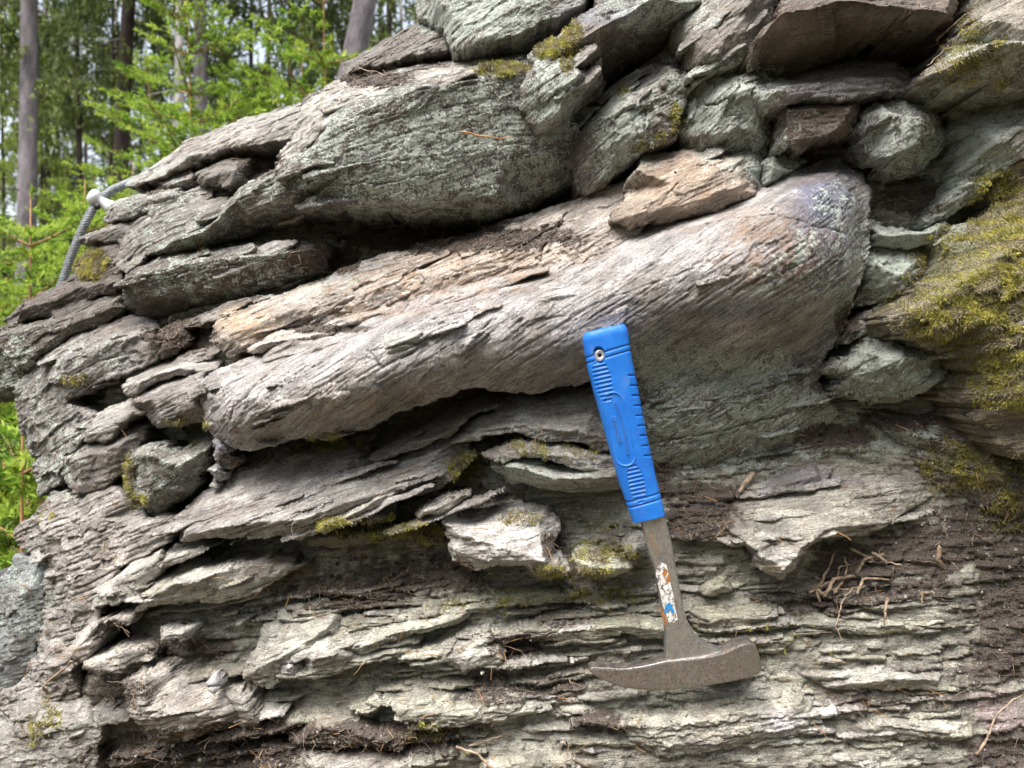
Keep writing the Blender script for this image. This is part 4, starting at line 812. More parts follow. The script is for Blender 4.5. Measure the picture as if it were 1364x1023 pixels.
def pick(w, n):
    w = w / w.sum(); return rng.choice(len(w), n, replace=False if (w > 0).sum() > n else True, p=w)

moss_noise = fbm(sv[:, 0] / .012, sv[:, 2] / .012, 3, 77)
wt = np.where(outer, np.clip(sm - .30 + .5 * moss_noise, 0, 1), 0)
for nm, mt, cnt, nb_, lo, hi, keep in (('moss', 'moss', 32000, 4, .0014, .0038, moss_noise > -.03), ('old_moss', 'deadmoss', 13000, 4, .0014, .0040, moss_noise < .12)):
    w2 = wt * keep
    ii = pick(w2, min(cnt, int((w2 > 0).sum())))
    v, t = blades(sv[ii], sn[ii], nb_, lo, hi, .0007, .55)
    obj(nm, np_mesh(nm, v, None, t, M[mt], False), None, kind='stuff', label=('yellow green moss cushions growing over the right hand boulder and ledges' if nm == 'moss' else 'brownish older moss between the green cushions on the rock'), category='moss')

OCT = np.array([[1, 0, 0], [-1, 0, 0], [0, 1, 0], [0, -1, 0], [0, 0, 1], [0, 0, -1]], float)
OCF = np.array([[0, 2, 4], [2, 1, 4], [1, 3, 4], [3, 0, 4], [2, 0, 5], [1, 2, 5], [3, 1, 5], [0, 3, 5]])
def lumps(pos, r, flat=1.0):
    k = len(pos)
    v = OCT[None] * (r[:, None, None] * rng.uniform(.55, 1.35, (k, 6, 1)))
    a = rng.uniform(0, 6.28, k); c, s = np.cos(a), np.sin(a)
    x = v[:, :, 0] * c[:, None] - v[:, :, 2] * s[:, None]; z = v[:, :, 0] * s[:, None] + v[:, :, 2] * c[:, None]
    v = np.stack([x, v[:, :, 1] * flat, z], 2) + pos[:, None, :]
    return v.reshape(-1, 3), (OCF[None] + 6 * np.arange(k)[:, None, None]).reshape(-1, 3)
dn_ = fbm(sv[:, 0] / .01, sv[:, 2] / .01, 3, 55)
wd = np.where(outer, np.clip(sdr - .45 + .6 * dn_, 0, 1), 0)
ii = pick(wd, 26000)
v, t = lumps(sv[ii], rng.uniform(.0004, .0013, len(ii)) * (1 + 1.4 * (rng.random(len(ii)) > .95)))
obj('soil', np_mesh('soil', v, None, t, M['crumb'], False), None, kind='stuff', label='dark crumbly soil lodged in the hollows of the outcrop', category='soil')
wd2 = np.where(outer & (spy > 480), np.clip(sdr - .25 + .6 * dn_, 0, 1), 0)
ii = pick(wd2, 700)
v, t = lumps(sv[ii], rng.uniform(.0008, .0026, len(ii)), .6)
obj('stone_chips', np_mesh('stone_chips', v, None, t, M['chip'], False), None, kind='stuff', label='pale chips of stone scattered over soil in the hollows', category='gravel')
# fine rootlets and needles
mb = MB()
def fibre(mb, p, nrm, L, r, curl=.5, side=None):
    d = np.array(side if side is not None else rng.normal(0, 1, 3)); d = d - nrm * d.dot(nrm) * .85; d /= np.linalg.norm(d) + 1e-9
    pts = [p + nrm * r * 1.3]
    for k in range(4):
        d = d + rng.normal(0, curl, 3) * .5 + np.array([0, 0, -.08]); d = d - nrm * d.dot(nrm) * .5; d /= np.linalg.norm(d)
        pts.append(pts[-1] + d * L / 4 + nrm * r * .3)
    mb.tube(pts, np.linspace(r, r * .5, 5), 4, False)
for i in pick(np.where(wd > 0, wd + .2, 0) * (spy > 90), 900):
    fibre(mb, sv[i], sn[i], rng.uniform(.006, .022), rng.uniform(.0002, .0004), .9)
obj('rootlets', mb.mesh('rootlets', M['root']), None, kind='stuff', label='fine brown rootlets tangled in soil between the beds', category='roots')
mb = MB()
wl = np.where(outer & (spy > 560), np.clip(sdr + .12, 0, .8), 0)
for i in pick(wl, 480):
    fibre(mb, sv[i], sn[i], rng.uniform(.009, .019), rng.uniform(.0003, .0005), .12)
obj('needle_litter', mb.mesh('needle_litter', M['needle']), None, kind='stuff', label='dry orange brown conifer needles strewn over the lower ledges', category='needles')

# roots one can follow, each with its own course over the face
def root(pts, r, label, mat='root', name='root', hoff=.75, grp='roots hanging from the soil'):
    P = []
    for (x, y) in pts: P.append(np.array(W(x, y, depth_at(x, y) + hoff)))
    P = np.array(P)
    P[:, 1] = .35 * P[:, 1] + .65 * np.minimum(P[:, 1], np.minimum(np.pad(P[:, 1], (1, 0), 'edge')[:-1], np.pad(P[:, 1], (0, 1), 'edge')[1:]))
    P[:, 1] = np.minimum(P[:, 1], np.convolve(np.pad(P[:, 1], 1, 'edge'), [.25, .5, .25], 'valid'))
    tt = np.linspace(0, len(P) - 1, len(P) * 5)
    i0 = np.clip(tt.astype(int), 0, len(P) - 2); f = (tt - i0)[:, None]; f = f * f * (3 - 2 * f)
    Q = P[i0] * (1 - f) + P[i0 + 1] * f + rng.normal(0, .00035, (len(tt), 3))
    m = MB(); m.tube(Q, np.linspace(r * 1.2, r * .6, len(Q)) * rng.uniform(.85, 1.2, len(Q)), 6)
    obj(name, m.mesh(name, M[mat]), None, label=label, category='root', group=grp)
for k, (a_, b_) in enumerate([([(1085, 770), (1100, 765), (1125, 748), (1150, 752)], 'wiry root crossing the tangle from its left side to the right'), ([(1110, 790), (1120, 775), (1128, 758), (1124, 742)], 'upright wiry root in the middle of the tangle'), ([(1140, 790), (1150, 770), (1165, 760), (1190, 757)], 'wiry root curving away to the right of the tangle'), ([(1080, 778), (1095, 790), (1115, 783), (1135, 786)], 'lowest wiry root lying along the bottom of the tangle'), ([(1160, 735), (1180, 748), (1200, 752)], 'short wiry root on soil right of the tangle')]):
    root(a_, .0012, b_)
root([(1098, 795), (1108, 770), (1122, 757), (1150, 745), (1178, 738)], .0017, 'thickest pale root of the tangle under the right shelf')
root([(1078, 790), (1092, 775), (1104, 752), (1112, 733)], .0013, 'root at the left edge of the tangle under the right shelf')
root([(1090, 800), (1086, 783), (1099, 762), (1118, 755), (1128, 744)], .0012, 'curved root looping through the middle of the tangle under the shelf')
root([(1142, 770), (1131, 782), (1122, 800), (1113, 812), (1112, 835), (1118, 850)], .0009, 'long thin root dangling down over the thin beds')
root([(1252, 728), (1248, 745), (1246, 762), (1244, 780)], .0022, 'short stubby root end sticking out of soil at the right')
root([(1178, 795), (1177, 812), (1178, 832)], .0014, 'short pale root stub below the root tangle')
root([(1223, 775), (1227, 790), (1229, 803)], .0014, 'small broken root tip on the right soil bank')
root([(1133, 730), (1147, 738), (1158, 748)], .0012, 'orange brown root crossing the top of the tangle')
root([(1300, 1005), (1310, 980), (1325, 955), (1345, 930), (1364, 915)], .0011, 'thin root creeping up over the pinkish block at lower right')
root([(610, 985), (635, 1003), (655, 1018), (675, 1030)], .0012, 'pale forked twig at the bottom edge, running down to the right', name='twig')
root([(625, 992), (655, 984), (682, 974)], .0008, 'thin twig rising right from the forked twig at the bottom', name='twig')
root([(785, 985), (760, 1010), (735, 1023)], .0008, 'thin grey twig low down below the hammer pick', name='twig')
root([(80, 912), (88, 895), (97, 880)], .0012, 'thin grey root hanging below the left ledge tip')
root([(330, 985), (345, 982), (358, 972)], .0009, 'whitish curved rootlet at the mouth of the dark hollow, lower left')
root([(1225, 82), (1240, 60), (1262, 40), (1285, 15), (1300, 0)], .0011, 'straw coloured stalk leaning across the corner of the dark slab', name='stalk', mat='root', grp='stalks')
root([(1200, 85), (1222, 90), (1236, 87)], .0006, 'thin curved stalk lying along the base of the dark slab', name='stalk', grp='stalks')
root([(615, 175), (640, 182), (665, 185), (683, 184)], .0009, 'orange strip of bark caught on the face of the big slab', name='bark_strip', mat='needle', grp='litter')
root([(482, 97), (492, 99), (502, 101), (514, 101)], .0006, 'wiry rootlet in the soil on top of the big slab')
root([(1000, 628), (990, 640), (984, 655)], .0030, 'gnarled dark root stub in the soil right of the hammer grip')
root([(955, 668), (945, 664), (938, 661)], .0007, 'short orange needle on dark soil right of the hammer grip', name='needle', mat='needle', grp='litter')

# ------------------------------------------------------------------ the hammer
SC = 0.000672
def hloc(px, py, dz=0.0):               # hammer plane: upright, touching the fold above and the ledge below
    t = (py - 433) / 480
    return np.array(W(px, py, 4.1 - 3.0 * t + dz))
m, n, out = newmat('blue_rubber'); N = NT(n)
pos = N.node('ShaderNodeTexCoord').outputs['Object']
c = N.mix(N.ramp(N.noise(pos, 60, 4, .6), .3, .75), (.010, .14, .56), (.018, .19, .66))
c = N.mix(N.math('MULTIPLY', N.ramp(N.noise(pos, 420, 4, .7), .60, .72), .4), c, (.13, .24, .50))
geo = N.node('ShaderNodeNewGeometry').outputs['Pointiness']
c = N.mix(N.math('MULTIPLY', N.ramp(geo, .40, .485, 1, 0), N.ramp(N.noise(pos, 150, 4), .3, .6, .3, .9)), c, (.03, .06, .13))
c = N.mix(N.math('MULTIPLY', N.ramp(N.noise(N.mapv(pos, (1, 1, .35)), 95, 5, .7), .52, .75), .22), c, (.30, .31, .32))
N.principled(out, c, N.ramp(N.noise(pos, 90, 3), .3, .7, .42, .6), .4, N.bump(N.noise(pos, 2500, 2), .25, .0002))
M['blue'] = m
M['bluelit'] = simple_mat('lit_blue_rubber', (.05, .24, .68), (.12, .32, .72), 300, .5)  # lighter blue paints in the light that raised letters catch
m, n, out = newmat('worn_steel'); N = NT(n)
pos = N.node('ShaderNodeTexCoord').outputs['Object']
r1 = N.noise(pos, 120, 5, .65); r2 = N.noise(pos, 600, 3, .7)
c = N.mix(N.ramp(r1, .38, .62), (.40, .39, .38), (.30, .265, .24))
c = N.mix(N.math('MULTIPLY', N.ramp(r2, .50, .62), N.ramp(r1, .36, .56)), c, (.19, .115, .07))
c = N.mix(N.math('MULTIPLY', N.ramp(N.noise(pos, 330, 4, .7), .58, .66), .7), c, (.52, .51, .50))
c = N.mix(N.math('MULTIPLY', N.ramp(N.noise(pos, 900, 2), .6, .7), .5), c, (.06, .05, .045))
geo = N.node('ShaderNodeNewGeometry').outputs['Pointiness']
c = N.mix(N.math('MULTIPLY', N.ramp(geo, .52, .60), .7), c, (.62, .61, .60))
N.principled(out, c, N.ramp(r1, .35, .65, .30, .5), .5, N.bump(r2, .5, .0005), N.ramp(r1, .4, .65, .92, .7))
M['steel'] = m
m, n, out = newmat('shaft_steel'); N = NT(n)
pos = N.node('ShaderNodeTexCoord').outputs['Object']
r1 = N.noise(N.mapv(pos, (1, 1, .5)), 170, 5, .65); r2 = N.noise(pos, 700, 3, .7)
c = N.mix(N.ramp(r1, .4, .6), (.56, .55, .54), (.40, .38, .36))
c = N.mix(N.math('MULTIPLY', N.ramp(r2, .56, .66), .8), c, (.10, .085, .075))
N.principled(out, c, N.ramp(r1, .35, .65, .28, .48), .5, N.bump(r2, .4, .0004), .85)
M['shaft'] = m
M['chrome'] = simple_mat('rivet_metal', (.62, .61, .60), (.75, .74, .73), 200, .3, metal=.7, spec=.5)
M['label'] = simple_mat('label_paper', (.62, .60, .57), (.72, .71, .69), 300, .7)
M['labelblue'] = simple_mat('label_blue', (.02, .20, .50), (.04, .28, .60), 300, .6)
M['rustspot'] = simple_mat('rust', (.30, .10, .025), (.45, .20, .06), 400, .8)
M['hole'] = simple_mat('dark_bore', (.012, .012, .014), (.02, .02, .022), 100, .6)

hx = np.array(W(900, 905, 1.2))
ham = empty('geology_hammer', hx, label='geologist hammer with blue rubber grip standing upright against the rock', category='hammer')
HI = Matrix.Translation(-Vector(hx))
def hpart(name, me, parent=ham, **p):
    me.transform(HI); return obj(name, me, parent, **p)

A0 = np.array([807., 437.]); A1 = np.array([865.5, 690.])
ax = (A1 - A0); LPX = np.linalg.norm(ax); ax /= LPX; pr = np.array([-ax[1], ax[0]]) * -1      # across, to the right in the photo
ns, nc = 470, 200
ss = np.concatenate([[0, 0, 0, 0], np.linspace(0, 1, ns), [1, 1, 1]])
inset = np.concatenate([[1.0, .55, .30, .12], np.zeros(ns), [.06, .25, 1.0]])
sh = np.concatenate([[-.006, -.002, .004, .012], np.zeros(ns), [-.001, .001, .001]])
halfw = np.interp(ss, [0, .03, .1, .3, .5, .7, .88, 1], [29.5, 30.5, 30.6, 29.4, 27.2, 25.6, 23.6, 22.2])
halfd = np.interp(ss, [0, .1, .5, 1], [19, 19.5, 18, 15.5])
cx_off = np.interp(ss, [0, .07, .2, .36, .47, .58, .69, .8, .885, 1], [-2.5, -4, -6, -5.6, -5.6, -5.5, -4.9, -4.6, -2.9, -1.6])
# round the butt end
sr = np.clip(ss / .045, 0, 1); rnd = np.sqrt(np.clip(1 - (1 - sr) ** 2, 0, 1)); halfw = halfw - 4.5 * (1 - rnd); halfd = halfd - 6 * (1 - rnd)
ex = 2 / 3.2
nc = 260
ang = np.linspace(0, 2 * math.pi, 60001)
_kx = np.sign(np.cos(ang)) * np.abs(np.cos(ang)) ** ex; _kz = np.sign(np.sin(ang)) * np.abs(np.sin(ang)) ** ex * .62
_al = np.concatenate([[0], np.cumsum(np.hypot(np.diff(_kx), np.diff(_kz)))])
ang = np.interp(np.arange(nc) / nc * _al[-1], _al, ang)
ce, se = np.cos(ang), np.sin(ang)
kx = np.sign(ce) * np.abs(ce) ** ex; kz = np.sign(se) * np.abs(se) ** ex
SX = (halfw * (1 - inset))[:, None] * kx[None]; SZ = (halfd * (1 - inset))[:, None] * kz[None]        # px units; SZ>0 towards the viewer
SS = ss[:, None] * LPX + 0 * SX
dep = np.zeros_like(SX); SXE = SX + cx_off[:, None]
for s0 in (.118, .147):
    dep -= 1.5 * np.exp(-((SS - s0 * LPX + .07 * SX) / 1.3) ** 2)
for s0 in (.885, .915):
    dep -= 1.5 * np.exp(-((SS - s0 * LPX + .05 * SX) / 1.2) ** 2)
front = SZ > 0
def local(px, py):
    v = np.array([px, py]) - A0; return v.dot(ax), v.dot(pr)
for (qx, qy, rl, rw, nr_) in ((801, 507, 31, 11.5, 11), (845.5, 642, 27, 10.5, 10)):
    s0, x0 = local(qx, qy)
    e = ((SS - s0) / rl) ** 2 + ((SXE - x0) / rw) ** 2
    rib = np.sin((SS - s0) / rl * math.pi * nr_)
    dep += np.where(front & (e < 1), -.55 + .75 * rib, 0)
s0, x0 = local(823, 571)
half, rr = 45, 12.5
dl = np.hypot(np.maximum(np.abs(SS - s0) - (half - rr + 4), 0), SXE - x0)
dep += np.where(front, 1.0 * np.exp(-((dl - rr) / 1.0) ** 2) - .5 * (1 - sst(rr - 1, rr + .5, dl)), 0)
for k in range(9):
    s0, x0 = local(846 + k * 3.05, 500 + k * 13.2)
    dep -= np.where(front, 2.0 * np.exp(-((SS - s0 - .2 * (SXE - x0)) / 1.1) ** 2) * sst(-8.5, -6, SX - (halfw - 4)[:, None] * 1.0), 0)
    dep -= np.where(~front & (SX > 0), 2.0 * np.exp(-((SS - s0 - .2 * (SXE - x0)) / 1.1) ** 2) * sst(-4, 2, SZ + 8), 0)
s0, x0 = local(796.5, 473.5)
hd = np.hypot((SS - s0) / 11.5, (SXE - x0) / 8.0)
dep -= np.where(front, 7.0 * (1 - sst(.8, 1.02, hd)), 0)
nl = np.stack([kx[None] + 0 * SX, kz[None] + 0 * SX], 0)
nx_ = np.sign(ce) * np.abs(ce) ** (2 - ex); nz_ = np.sign(se) * np.abs(se) ** (2 - ex); nn_ = np.hypot(nx_, nz_)
SX2 = SX + dep * (nx_ / nn_)[None]; SZ2 = SZ + dep * (nz_ / nn_)[None]
PXs = A0[0] + ax[0] * (SS + (sh * LPX)[:, None] * 0) + pr[0] * (SX2 + cx_off[:, None]); PYs = A0[1] + ax[1] * SS + pr[1] * (SX2 + cx_off[:, None])
PXs += ax[0] * (sh * LPX)[:, None]; PYs += ax[1] * (sh * LPX)[:, None]
t_ = (PYs - 433) / 480
HH = 4.1 - 3.0 * t_
Yc = REF - HH * .01 - 0 * HH
# the grip is solid: positions are laid out at the depth of its own axis
Xg = (PXs - 682) / FPX * Yc; Zg = CAM_Z - (PYs - 511.5) / FPX * Yc; Yg = Yc - SZ2 * SC
v = np.stack([Xg, Yg, Zg], 2).reshape(-1, 3); mrow = len(ss)
i, j = np.meshgrid(np.arange(mrow - 1), np.arange(nc), indexing='ij'); j2 = (j + 1) % nc
hpart('grip', np_mesh('grip', v, np.stack([i * nc + j, i * nc + j2, (i + 1) * nc + j2, (i + 1) * nc + j], -1).reshape(-1, 4), None, M['blue'], True))
grip = bpy.data.objects['grip']
def gsurf(px, py, lift=0.0):             # a point on the front of the grip
    s0, x0 = local(px, py); sN = s0 / LPX
    hw = float(np.interp(sN, ss[4:-3], halfw[4:-3])); hz = float(np.interp(sN, ss[4:-3], halfd[4:-3]))
    q = min(abs((x0 - float(np.interp(sN, ss[4:-3], cx_off[4:-3]))) / hw), .995); z = hz * (1 - q ** (2 / ex)) ** (ex / 2)
    Y = REF - (4.1 - 3.0 * (py - 433) / 480) * .01
    return np.array([(px - 682) / FPX * Y, Y - (z + lift) * SC, CAM_Z - (py - 511.5) / FPX * Y])
# rivet in the lanyard hole
mb = MB()
cpt = gsurf(797.5, 474, -4.5)
def disc(mb, c, r0, r1, y0, y1, n=28):
    th = np.arange(n) * 2 * math.pi / n
    V = []
    for r, y in ((r0, y0 + .0006), (r0, y1), (r1 * .9, y1), (r1, y1 + .0004), (r1, y0)):
        V.append(np.stack([c[0] + r * np.cos(th), np.full(n, c[1] + y), c[2] + r * 1.12 * np.sin(th)], 1))
    Vv = np.concatenate(V); q = []
    for k in range(4):
        for a in range(n): q.append((k * n + a, k * n + (a + 1) % n, (k + 1) * n + (a + 1) % n, (k + 1) * n + a))
    mb.add(Vv, q)
disc(mb, cpt, .0016, .0045, .004, -.0012)
hpart('rivet', mb.mesh('rivet', M['chrome']), grip)
mb = MB(); mb.tube([cpt + np.array([0, .0005, 0]), cpt + np.array([0, .004, 0])], [.0017, .0017], 16); hpart('rivet_bore', mb.mesh('rivet_bore', M['hole'], False), grip)

def lettering(txt, px, py, ang_deg, size_px, name, arc=0.0, extra=0.0):
    cu = bpy.data.curves.new(name, 'FONT'); cu.body = txt; cu.align_x = 'CENTER'; cu.align_y = 'CENTER'
    cu.size = size_px * SC; cu.extrude = .0006; cu.space_character = 1.0 + extra
    tmp = bpy.data.objects.new('tmp', cu); COL.objects.link(tmp)
    bpy.context.view_layer.update()
    me = bpy.data.meshes.new_from_object(tmp); bpy.data.objects.remove(tmp)
    n = len(me.vertices); co = np.zeros(n * 3); me.vertices.foreach_get('co', co); co = co.reshape(-1, 3)
    a = math.radians(ang_deg); ca, sa = math.cos(a), math.sin(a)
    if arc: co[:, 1] += arc * (co[:, 0] / SC / 40) ** 2 * SC * 40 * .1
    qx = px + (co[:, 0] * ca - co[:, 1] * sa) / SC; qy = py - (co[:, 0] * sa + co[:, 1] * ca) / SC
    V = np.array([gsurf(x, y, -.1) for x, y in zip(qx, qy)]); V[:, 1] -= co[:, 2]
    me.vertices.foreach_set('co', V.astype(np.float32).ravel()); me.materials.append(M['bluelit']); me.update()
    hpart(name, me, grip)
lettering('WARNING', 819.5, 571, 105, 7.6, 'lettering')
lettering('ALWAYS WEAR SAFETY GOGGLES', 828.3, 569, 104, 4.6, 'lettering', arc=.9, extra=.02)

# steel: shaft flaring into the head, and the head with pick and square face
def solid(poly, half_mm, bev_mm, name, mat, dzc=0.0, hf=None, sub=1.0):
    """outline in photo pixels laid in the hammer plane, given thickness and rounded edges"""
    P = np.array(poly, float)
    # resample finely
    Q = []
    for k in range(len(P)):
        a, b = P[k], P[(k + 1) % len(P)]; m_ = max(1, int(np.linalg.norm(b - a) / 3.0))
        for q in range(m_): Q.append(a + (b - a) * q / m_)
    Q = np.array(Q)
    for _ in range(2): Q = .5 * Q + .25 * (np.roll(Q, 1, 0) + np.roll(Q, -1, 0))
    tg = np.roll(Q, -1, 0) - np.roll(Q, 1, 0); tg /= np.linalg.norm(tg, axis=1)[:, None] + 1e-9
    area = np.sum(Q[:, 0] * np.roll(Q[:, 1], -1) - np.roll(Q[:, 0], -1) * Q[:, 1])
    nin = np.stack([-tg[:, 1], tg[:, 0]], 1) * (1 if area > 0 else -1)
    half = np.array([(hf(q) if hf else half_mm) for q in Q])
    b = bev_mm / 1000 / SC
    rings = []
    for (ins, z) in ((b, 1), (b * .35, 1 - .25 * bev_mm / half_mm), (0, 1 - bev_mm / half_mm), (0, -1 + bev_mm / half_mm), (b, -1)):
        rings.append((Q + nin * ins, half * z))
    V = []
    for q, z in rings:
        t = (q[:, 1] - 433) / 480; Y0 = REF - (4.1 - 3.0 * t + dzc) * .01
        V.append(np.stack([(q[:, 0] - 682) / FPX * Y0, Y0 - z * .001, CAM_Z - (q[:, 1] - 511.5) / FPX * Y0], 1))
    n_ = len(Q); VV = np.concatenate(V); q_ = []
    for k in range(4):
        for a in range(n_): q_.append((k * n_ + a, k * n_ + (a + 1) % n_, (k + 1) * n_ + (a + 1) % n_, (k + 1) * n_ + a))
    fr = rings[0][0]
    vo, eo, fo, _, _, _ = delaunay_2d_cdt([Vector(p) for p in fr], [], [list(range(n_))], 1, 1e-5)
    tris = []
    zf = float(np.mean(half))
    for side in (1, -1):
        base_ = len(VV); cap = []
        for p in vo:
            t = (p[1] - 433) / 480; Y0 = REF - (4.1 - 3.0 * t + dzc) * .01
            kz_ = half[np.argmin(np.hypot(fr[:, 0] - p[0], fr[:, 1] - p[1]))] if hf else half_mm
            cap.append(((p[0] - 682) / FPX * Y0, Y0 - side * kz_ * .001, CAM_Z - (p[1] - 511.5) / FPX * Y0))
        VV = np.concatenate([VV, np.array(cap)])
        for f in fo:
            if len(f) != 3: continue
            pa, pb, pc = (vo[i] for i in f); cr_ = (pb[0] - pa[0]) * (pc[1] - pa[1]) - (pb[1] - pa[1]) * (pc[0] - pa[0])
            f = tuple(f) if (cr_ < 0) == (side > 0) else (f[0], f[2], f[1])
            tris.append(tuple(base_ + i for i in f))
    if area > 0: q_ = [(a, d, c_, b_) for (a, b_, c_, d) in q_]
    me = np_mesh(name, VV, np.array(q_), np.array(tris), M[mat], True)
    o = hpart(name, me)
    md = o.modifiers.new('edges', 'EDGE_SPLIT'); md.split_angle = math.radians(32)
    return o
shaft = solid([(851, 684), (884, 684), (893, 718), (899, 752), (907.5, 798), (913, 822), (924, 843), (940, 856), (962, 864), (966, 872), (930, 880), (884, 882), (885.5, 862), (885, 838), (879, 800), (870, 753), (859, 716)], 6.5, 2.2, 'shaft', 'shaft')
head = solid([(781.5, 888), (785, 884), (802, 885.5), (830, 887), (858, 883), (884, 876.5), (930, 871), (960, 864), (982, 853.5), (996, 850), (1002, 853.5), (1007, 866), (1011, 885), (1008, 893), (990, 899), (955, 906), (920, 911.5), (882, 915.5), (845, 914.5), (815, 908), (795, 898.5)], 11.5, 1.8, 'head', 'steel', hf=lambda q: 11.5 if q[0] > 950 else 9.0 + 2.5 * max(0, (q[0] - 880) / 70) if q[0] > 880 else 9.0)
def patch(poly, lift_mm, name, mat, parent):
    V = []
    for (x, y) in poly:
        p = hloc(x, y); p[1] -= (6.5 + lift_mm) * .001; V.append(p)
    n_ = len(V); back = [v + np.array([0, .0003, 0]) for v in V]
    mb = MB(); mb.add(V + back, [(k, (k + 1) % n_, n_ + (k + 1) % n_, n_ + k) for k in range(n_)])
    vo, eo, fo, _, _, _ = delaunay_2d_cdt([Vector(p) for p in poly], [], [list(range(n_))], 1, 1e-5)
    mb.add(V, None, [f if True else f for f in fo if len(f) == 3])
    return hpart(name, mb.mesh(name, M[mat], False), parent)
def ragged(poly, name, mat, lift_mm, seed, thr, cell=.45):
    P = np.array(poly); x0, y0 = P.min(0); x1, y1 = P.max(0)
    gx2, gy2 = np.meshgrid(np.arange(x0, x1, cell), np.arange(y0, y1, cell)); ins_ = np.zeros(gx2.shape, bool)
    for k in range(len(P)):
        (ax_, ay_), (bx_, by_) = P[k], P[(k + 1) % len(P)]
        ins_ ^= ((ay_ > gy2) != (by_ > gy2)) & (gx2 < (bx_ - ax_) * (gy2 - ay_) / (by_ - ay_ + 1e-9) + ax_)
    nz = .6 * gn(gx2 / 5, gy2 / 7, seed) + .5 * gn(gx2 / 1.8, gy2 / 2.2, seed + 1)
    ii_, jj_ = np.nonzero(ins_ & (nz > thr)); V = []; Q = []
    for i_, j_ in zip(ii_, jj_):
        n_ = len(V)
        for (dx_, dy_) in ((0, 0), (0, cell), (cell, cell), (cell, 0)):
            p_ = hloc(gx2[i_, j_] + dx_, gy2[i_, j_] + dy_); p_[1] -= (6.5 + lift_mm) * .001; V.append(p_)
        Q.append((n_, n_ + 1, n_ + 2, n_ + 3))
    mb = MB(); mb.add(V, Q); return hpart(name, mb.mesh(name, M[mat], False), shaft)
ragged([(871, 757), (879, 747), (886, 750), (889, 765), (892, 778), (895, 790), (897, 806), (901, 822), (896, 826), (889, 826), (882, 806), (877, 785), (873, 770)], 'label_remnant', 'label', .10, 5, -.12)
ragged([(882.5, 814), (884, 805), (888.5, 800), (892, 802), (895, 808), (896.5, 813), (892.5, 814.5), (890.5, 809), (887.5, 809), (886.5, 814)], 'label_mark', 'labelblue', .24, 8, -.6)
ragged([(880, 762), (884, 754), (889, 760), (891, 772), (888, 777), (884, 770)], 'rust_patch', 'rustspot', .20, 11, -.25)
ragged([(877, 806), (881, 808), (886, 820), (888, 828), (884, 830), (880, 818)], 'rust_patch', 'rustspot', .18, 14, -.2)
ragged([(862, 715), (868, 705), (874, 720), (876, 735), (870, 738), (864, 725)], 'rust_patch', 'rustspot', .12, 17, .28)

# ------------------------------------------------------------------ steel cable and its white insulator
M['cable'] = simple_mat('galvanised_wire', (.14, .16, .17), (.27, .29, .30), 200, .55, metal=.35, spec=.5)
M['ceramic'] = simple_mat('white_plastic', (.62, .64, .66), (.75, .76, .77), 60, .35, spec=.5)
M['bolt'] = simple_mat('dark_bolt', (.02, .02, .022), (.06, .055, .05), 200, .5, metal=.5)
cp = np.array([W(20, 520, -36), W(55, 440, -36), W(80, 385, -36), W(95, 340, -36), W(112, 300, -36), W(128, 270, -36.5), W(148, 254, -37), W(175, 242, -38), W(215, 228, -40), W(260, 215, -44)])
tt = np.linspace(0, len(cp) - 1, 260)
ctr = np.stack([np.interp(tt, np.arange(len(cp)), cp[:, k]) for k in range(3)], 1)
for _ in range(10): ctr[1:-1] = .5 * ctr[1:-1] + .25 * (ctr[:-2] + ctr[2:])
cab = empty('steel_cable', ctr[0], label='twisted grey steel cable hanging along the left edge of the outcrop', category='cable')
tg = np.gradient(ctr, axis=0); tg /= np.linalg.norm(tg, axis=1)[:, None]
aa = np.cross(tg, [0, 1, 0]); aa /= np.linalg.norm(aa, axis=1)[:, None]; bb = np.cross(tg, aa)
arc = np.concatenate([[0], np.cumsum(np.linalg.norm(np.diff(ctr, axis=0), axis=1))])
for k in range(6):
    ph = arc / .022 * 2 * math.pi + k * math.pi / 3
    mb = MB(); mb.tube(ctr + .0036 * (aa * np.cos(ph)[:, None] + bb * np.sin(ph)[:, None]), .0021, 8)
    me = mb.mesh('strand', M['cable']); me.transform(Matrix.Translation(-Vector(ctr[0]))); obj('strand', me, cab)
ip = np.array(W(130, 266, -36.5))
ins = empty('cable_insulator', ip, label='white knob insulator holding the steel cable at the rock edge', category='insulator')
def lathe(mb, prof, o, axis, n=24):
    axis = np.array(axis, float); axis /= np.linalg.norm(axis); u = np.cross(axis, [0, 0, 1.]); u /= np.linalg.norm(u); w_ = np.cross(axis, u)
    th = np.arange(n) * 2 * math.pi / n; V = []
    for (h, r) in prof: V.append(o + axis * h + r * (u * np.cos(th)[:, None] + w_ * np.sin(th)[:, None]))
    q = []
    for k in range(len(prof) - 1):
        for a in range(n): q.append((k * n + a, k * n + (a + 1) % n, (k + 1) * n + (a + 1) % n, (k + 1) * n + a))
    mb.add(np.concatenate(V), q)
mb = MB(); z0 = np.zeros(3)
lathe(mb, [(-.006, .0), (-.006, .007), (-.004, .0095), (0, .0105), (.004, .0095), (.006, .0065), (.009, .006), (.018, .0075), (.022, .009), (.026, .0085), (.028, .005), (.028, 0)], z0 + np.array([-.003, -.004, .003]), (.78, .25, -.5))
obj('knob', mb.mesh('knob', M['ceramic']), ins)
mb = MB(); lathe(mb, [(-.0015, 0), (-.0015, .0045), (.0015, .0045), (.0015, 0)], np.array([.004, -.010, -.011]), (0, 1, .2), 6); obj('bolt', mb.mesh('bolt', M['bolt'], False), ins)

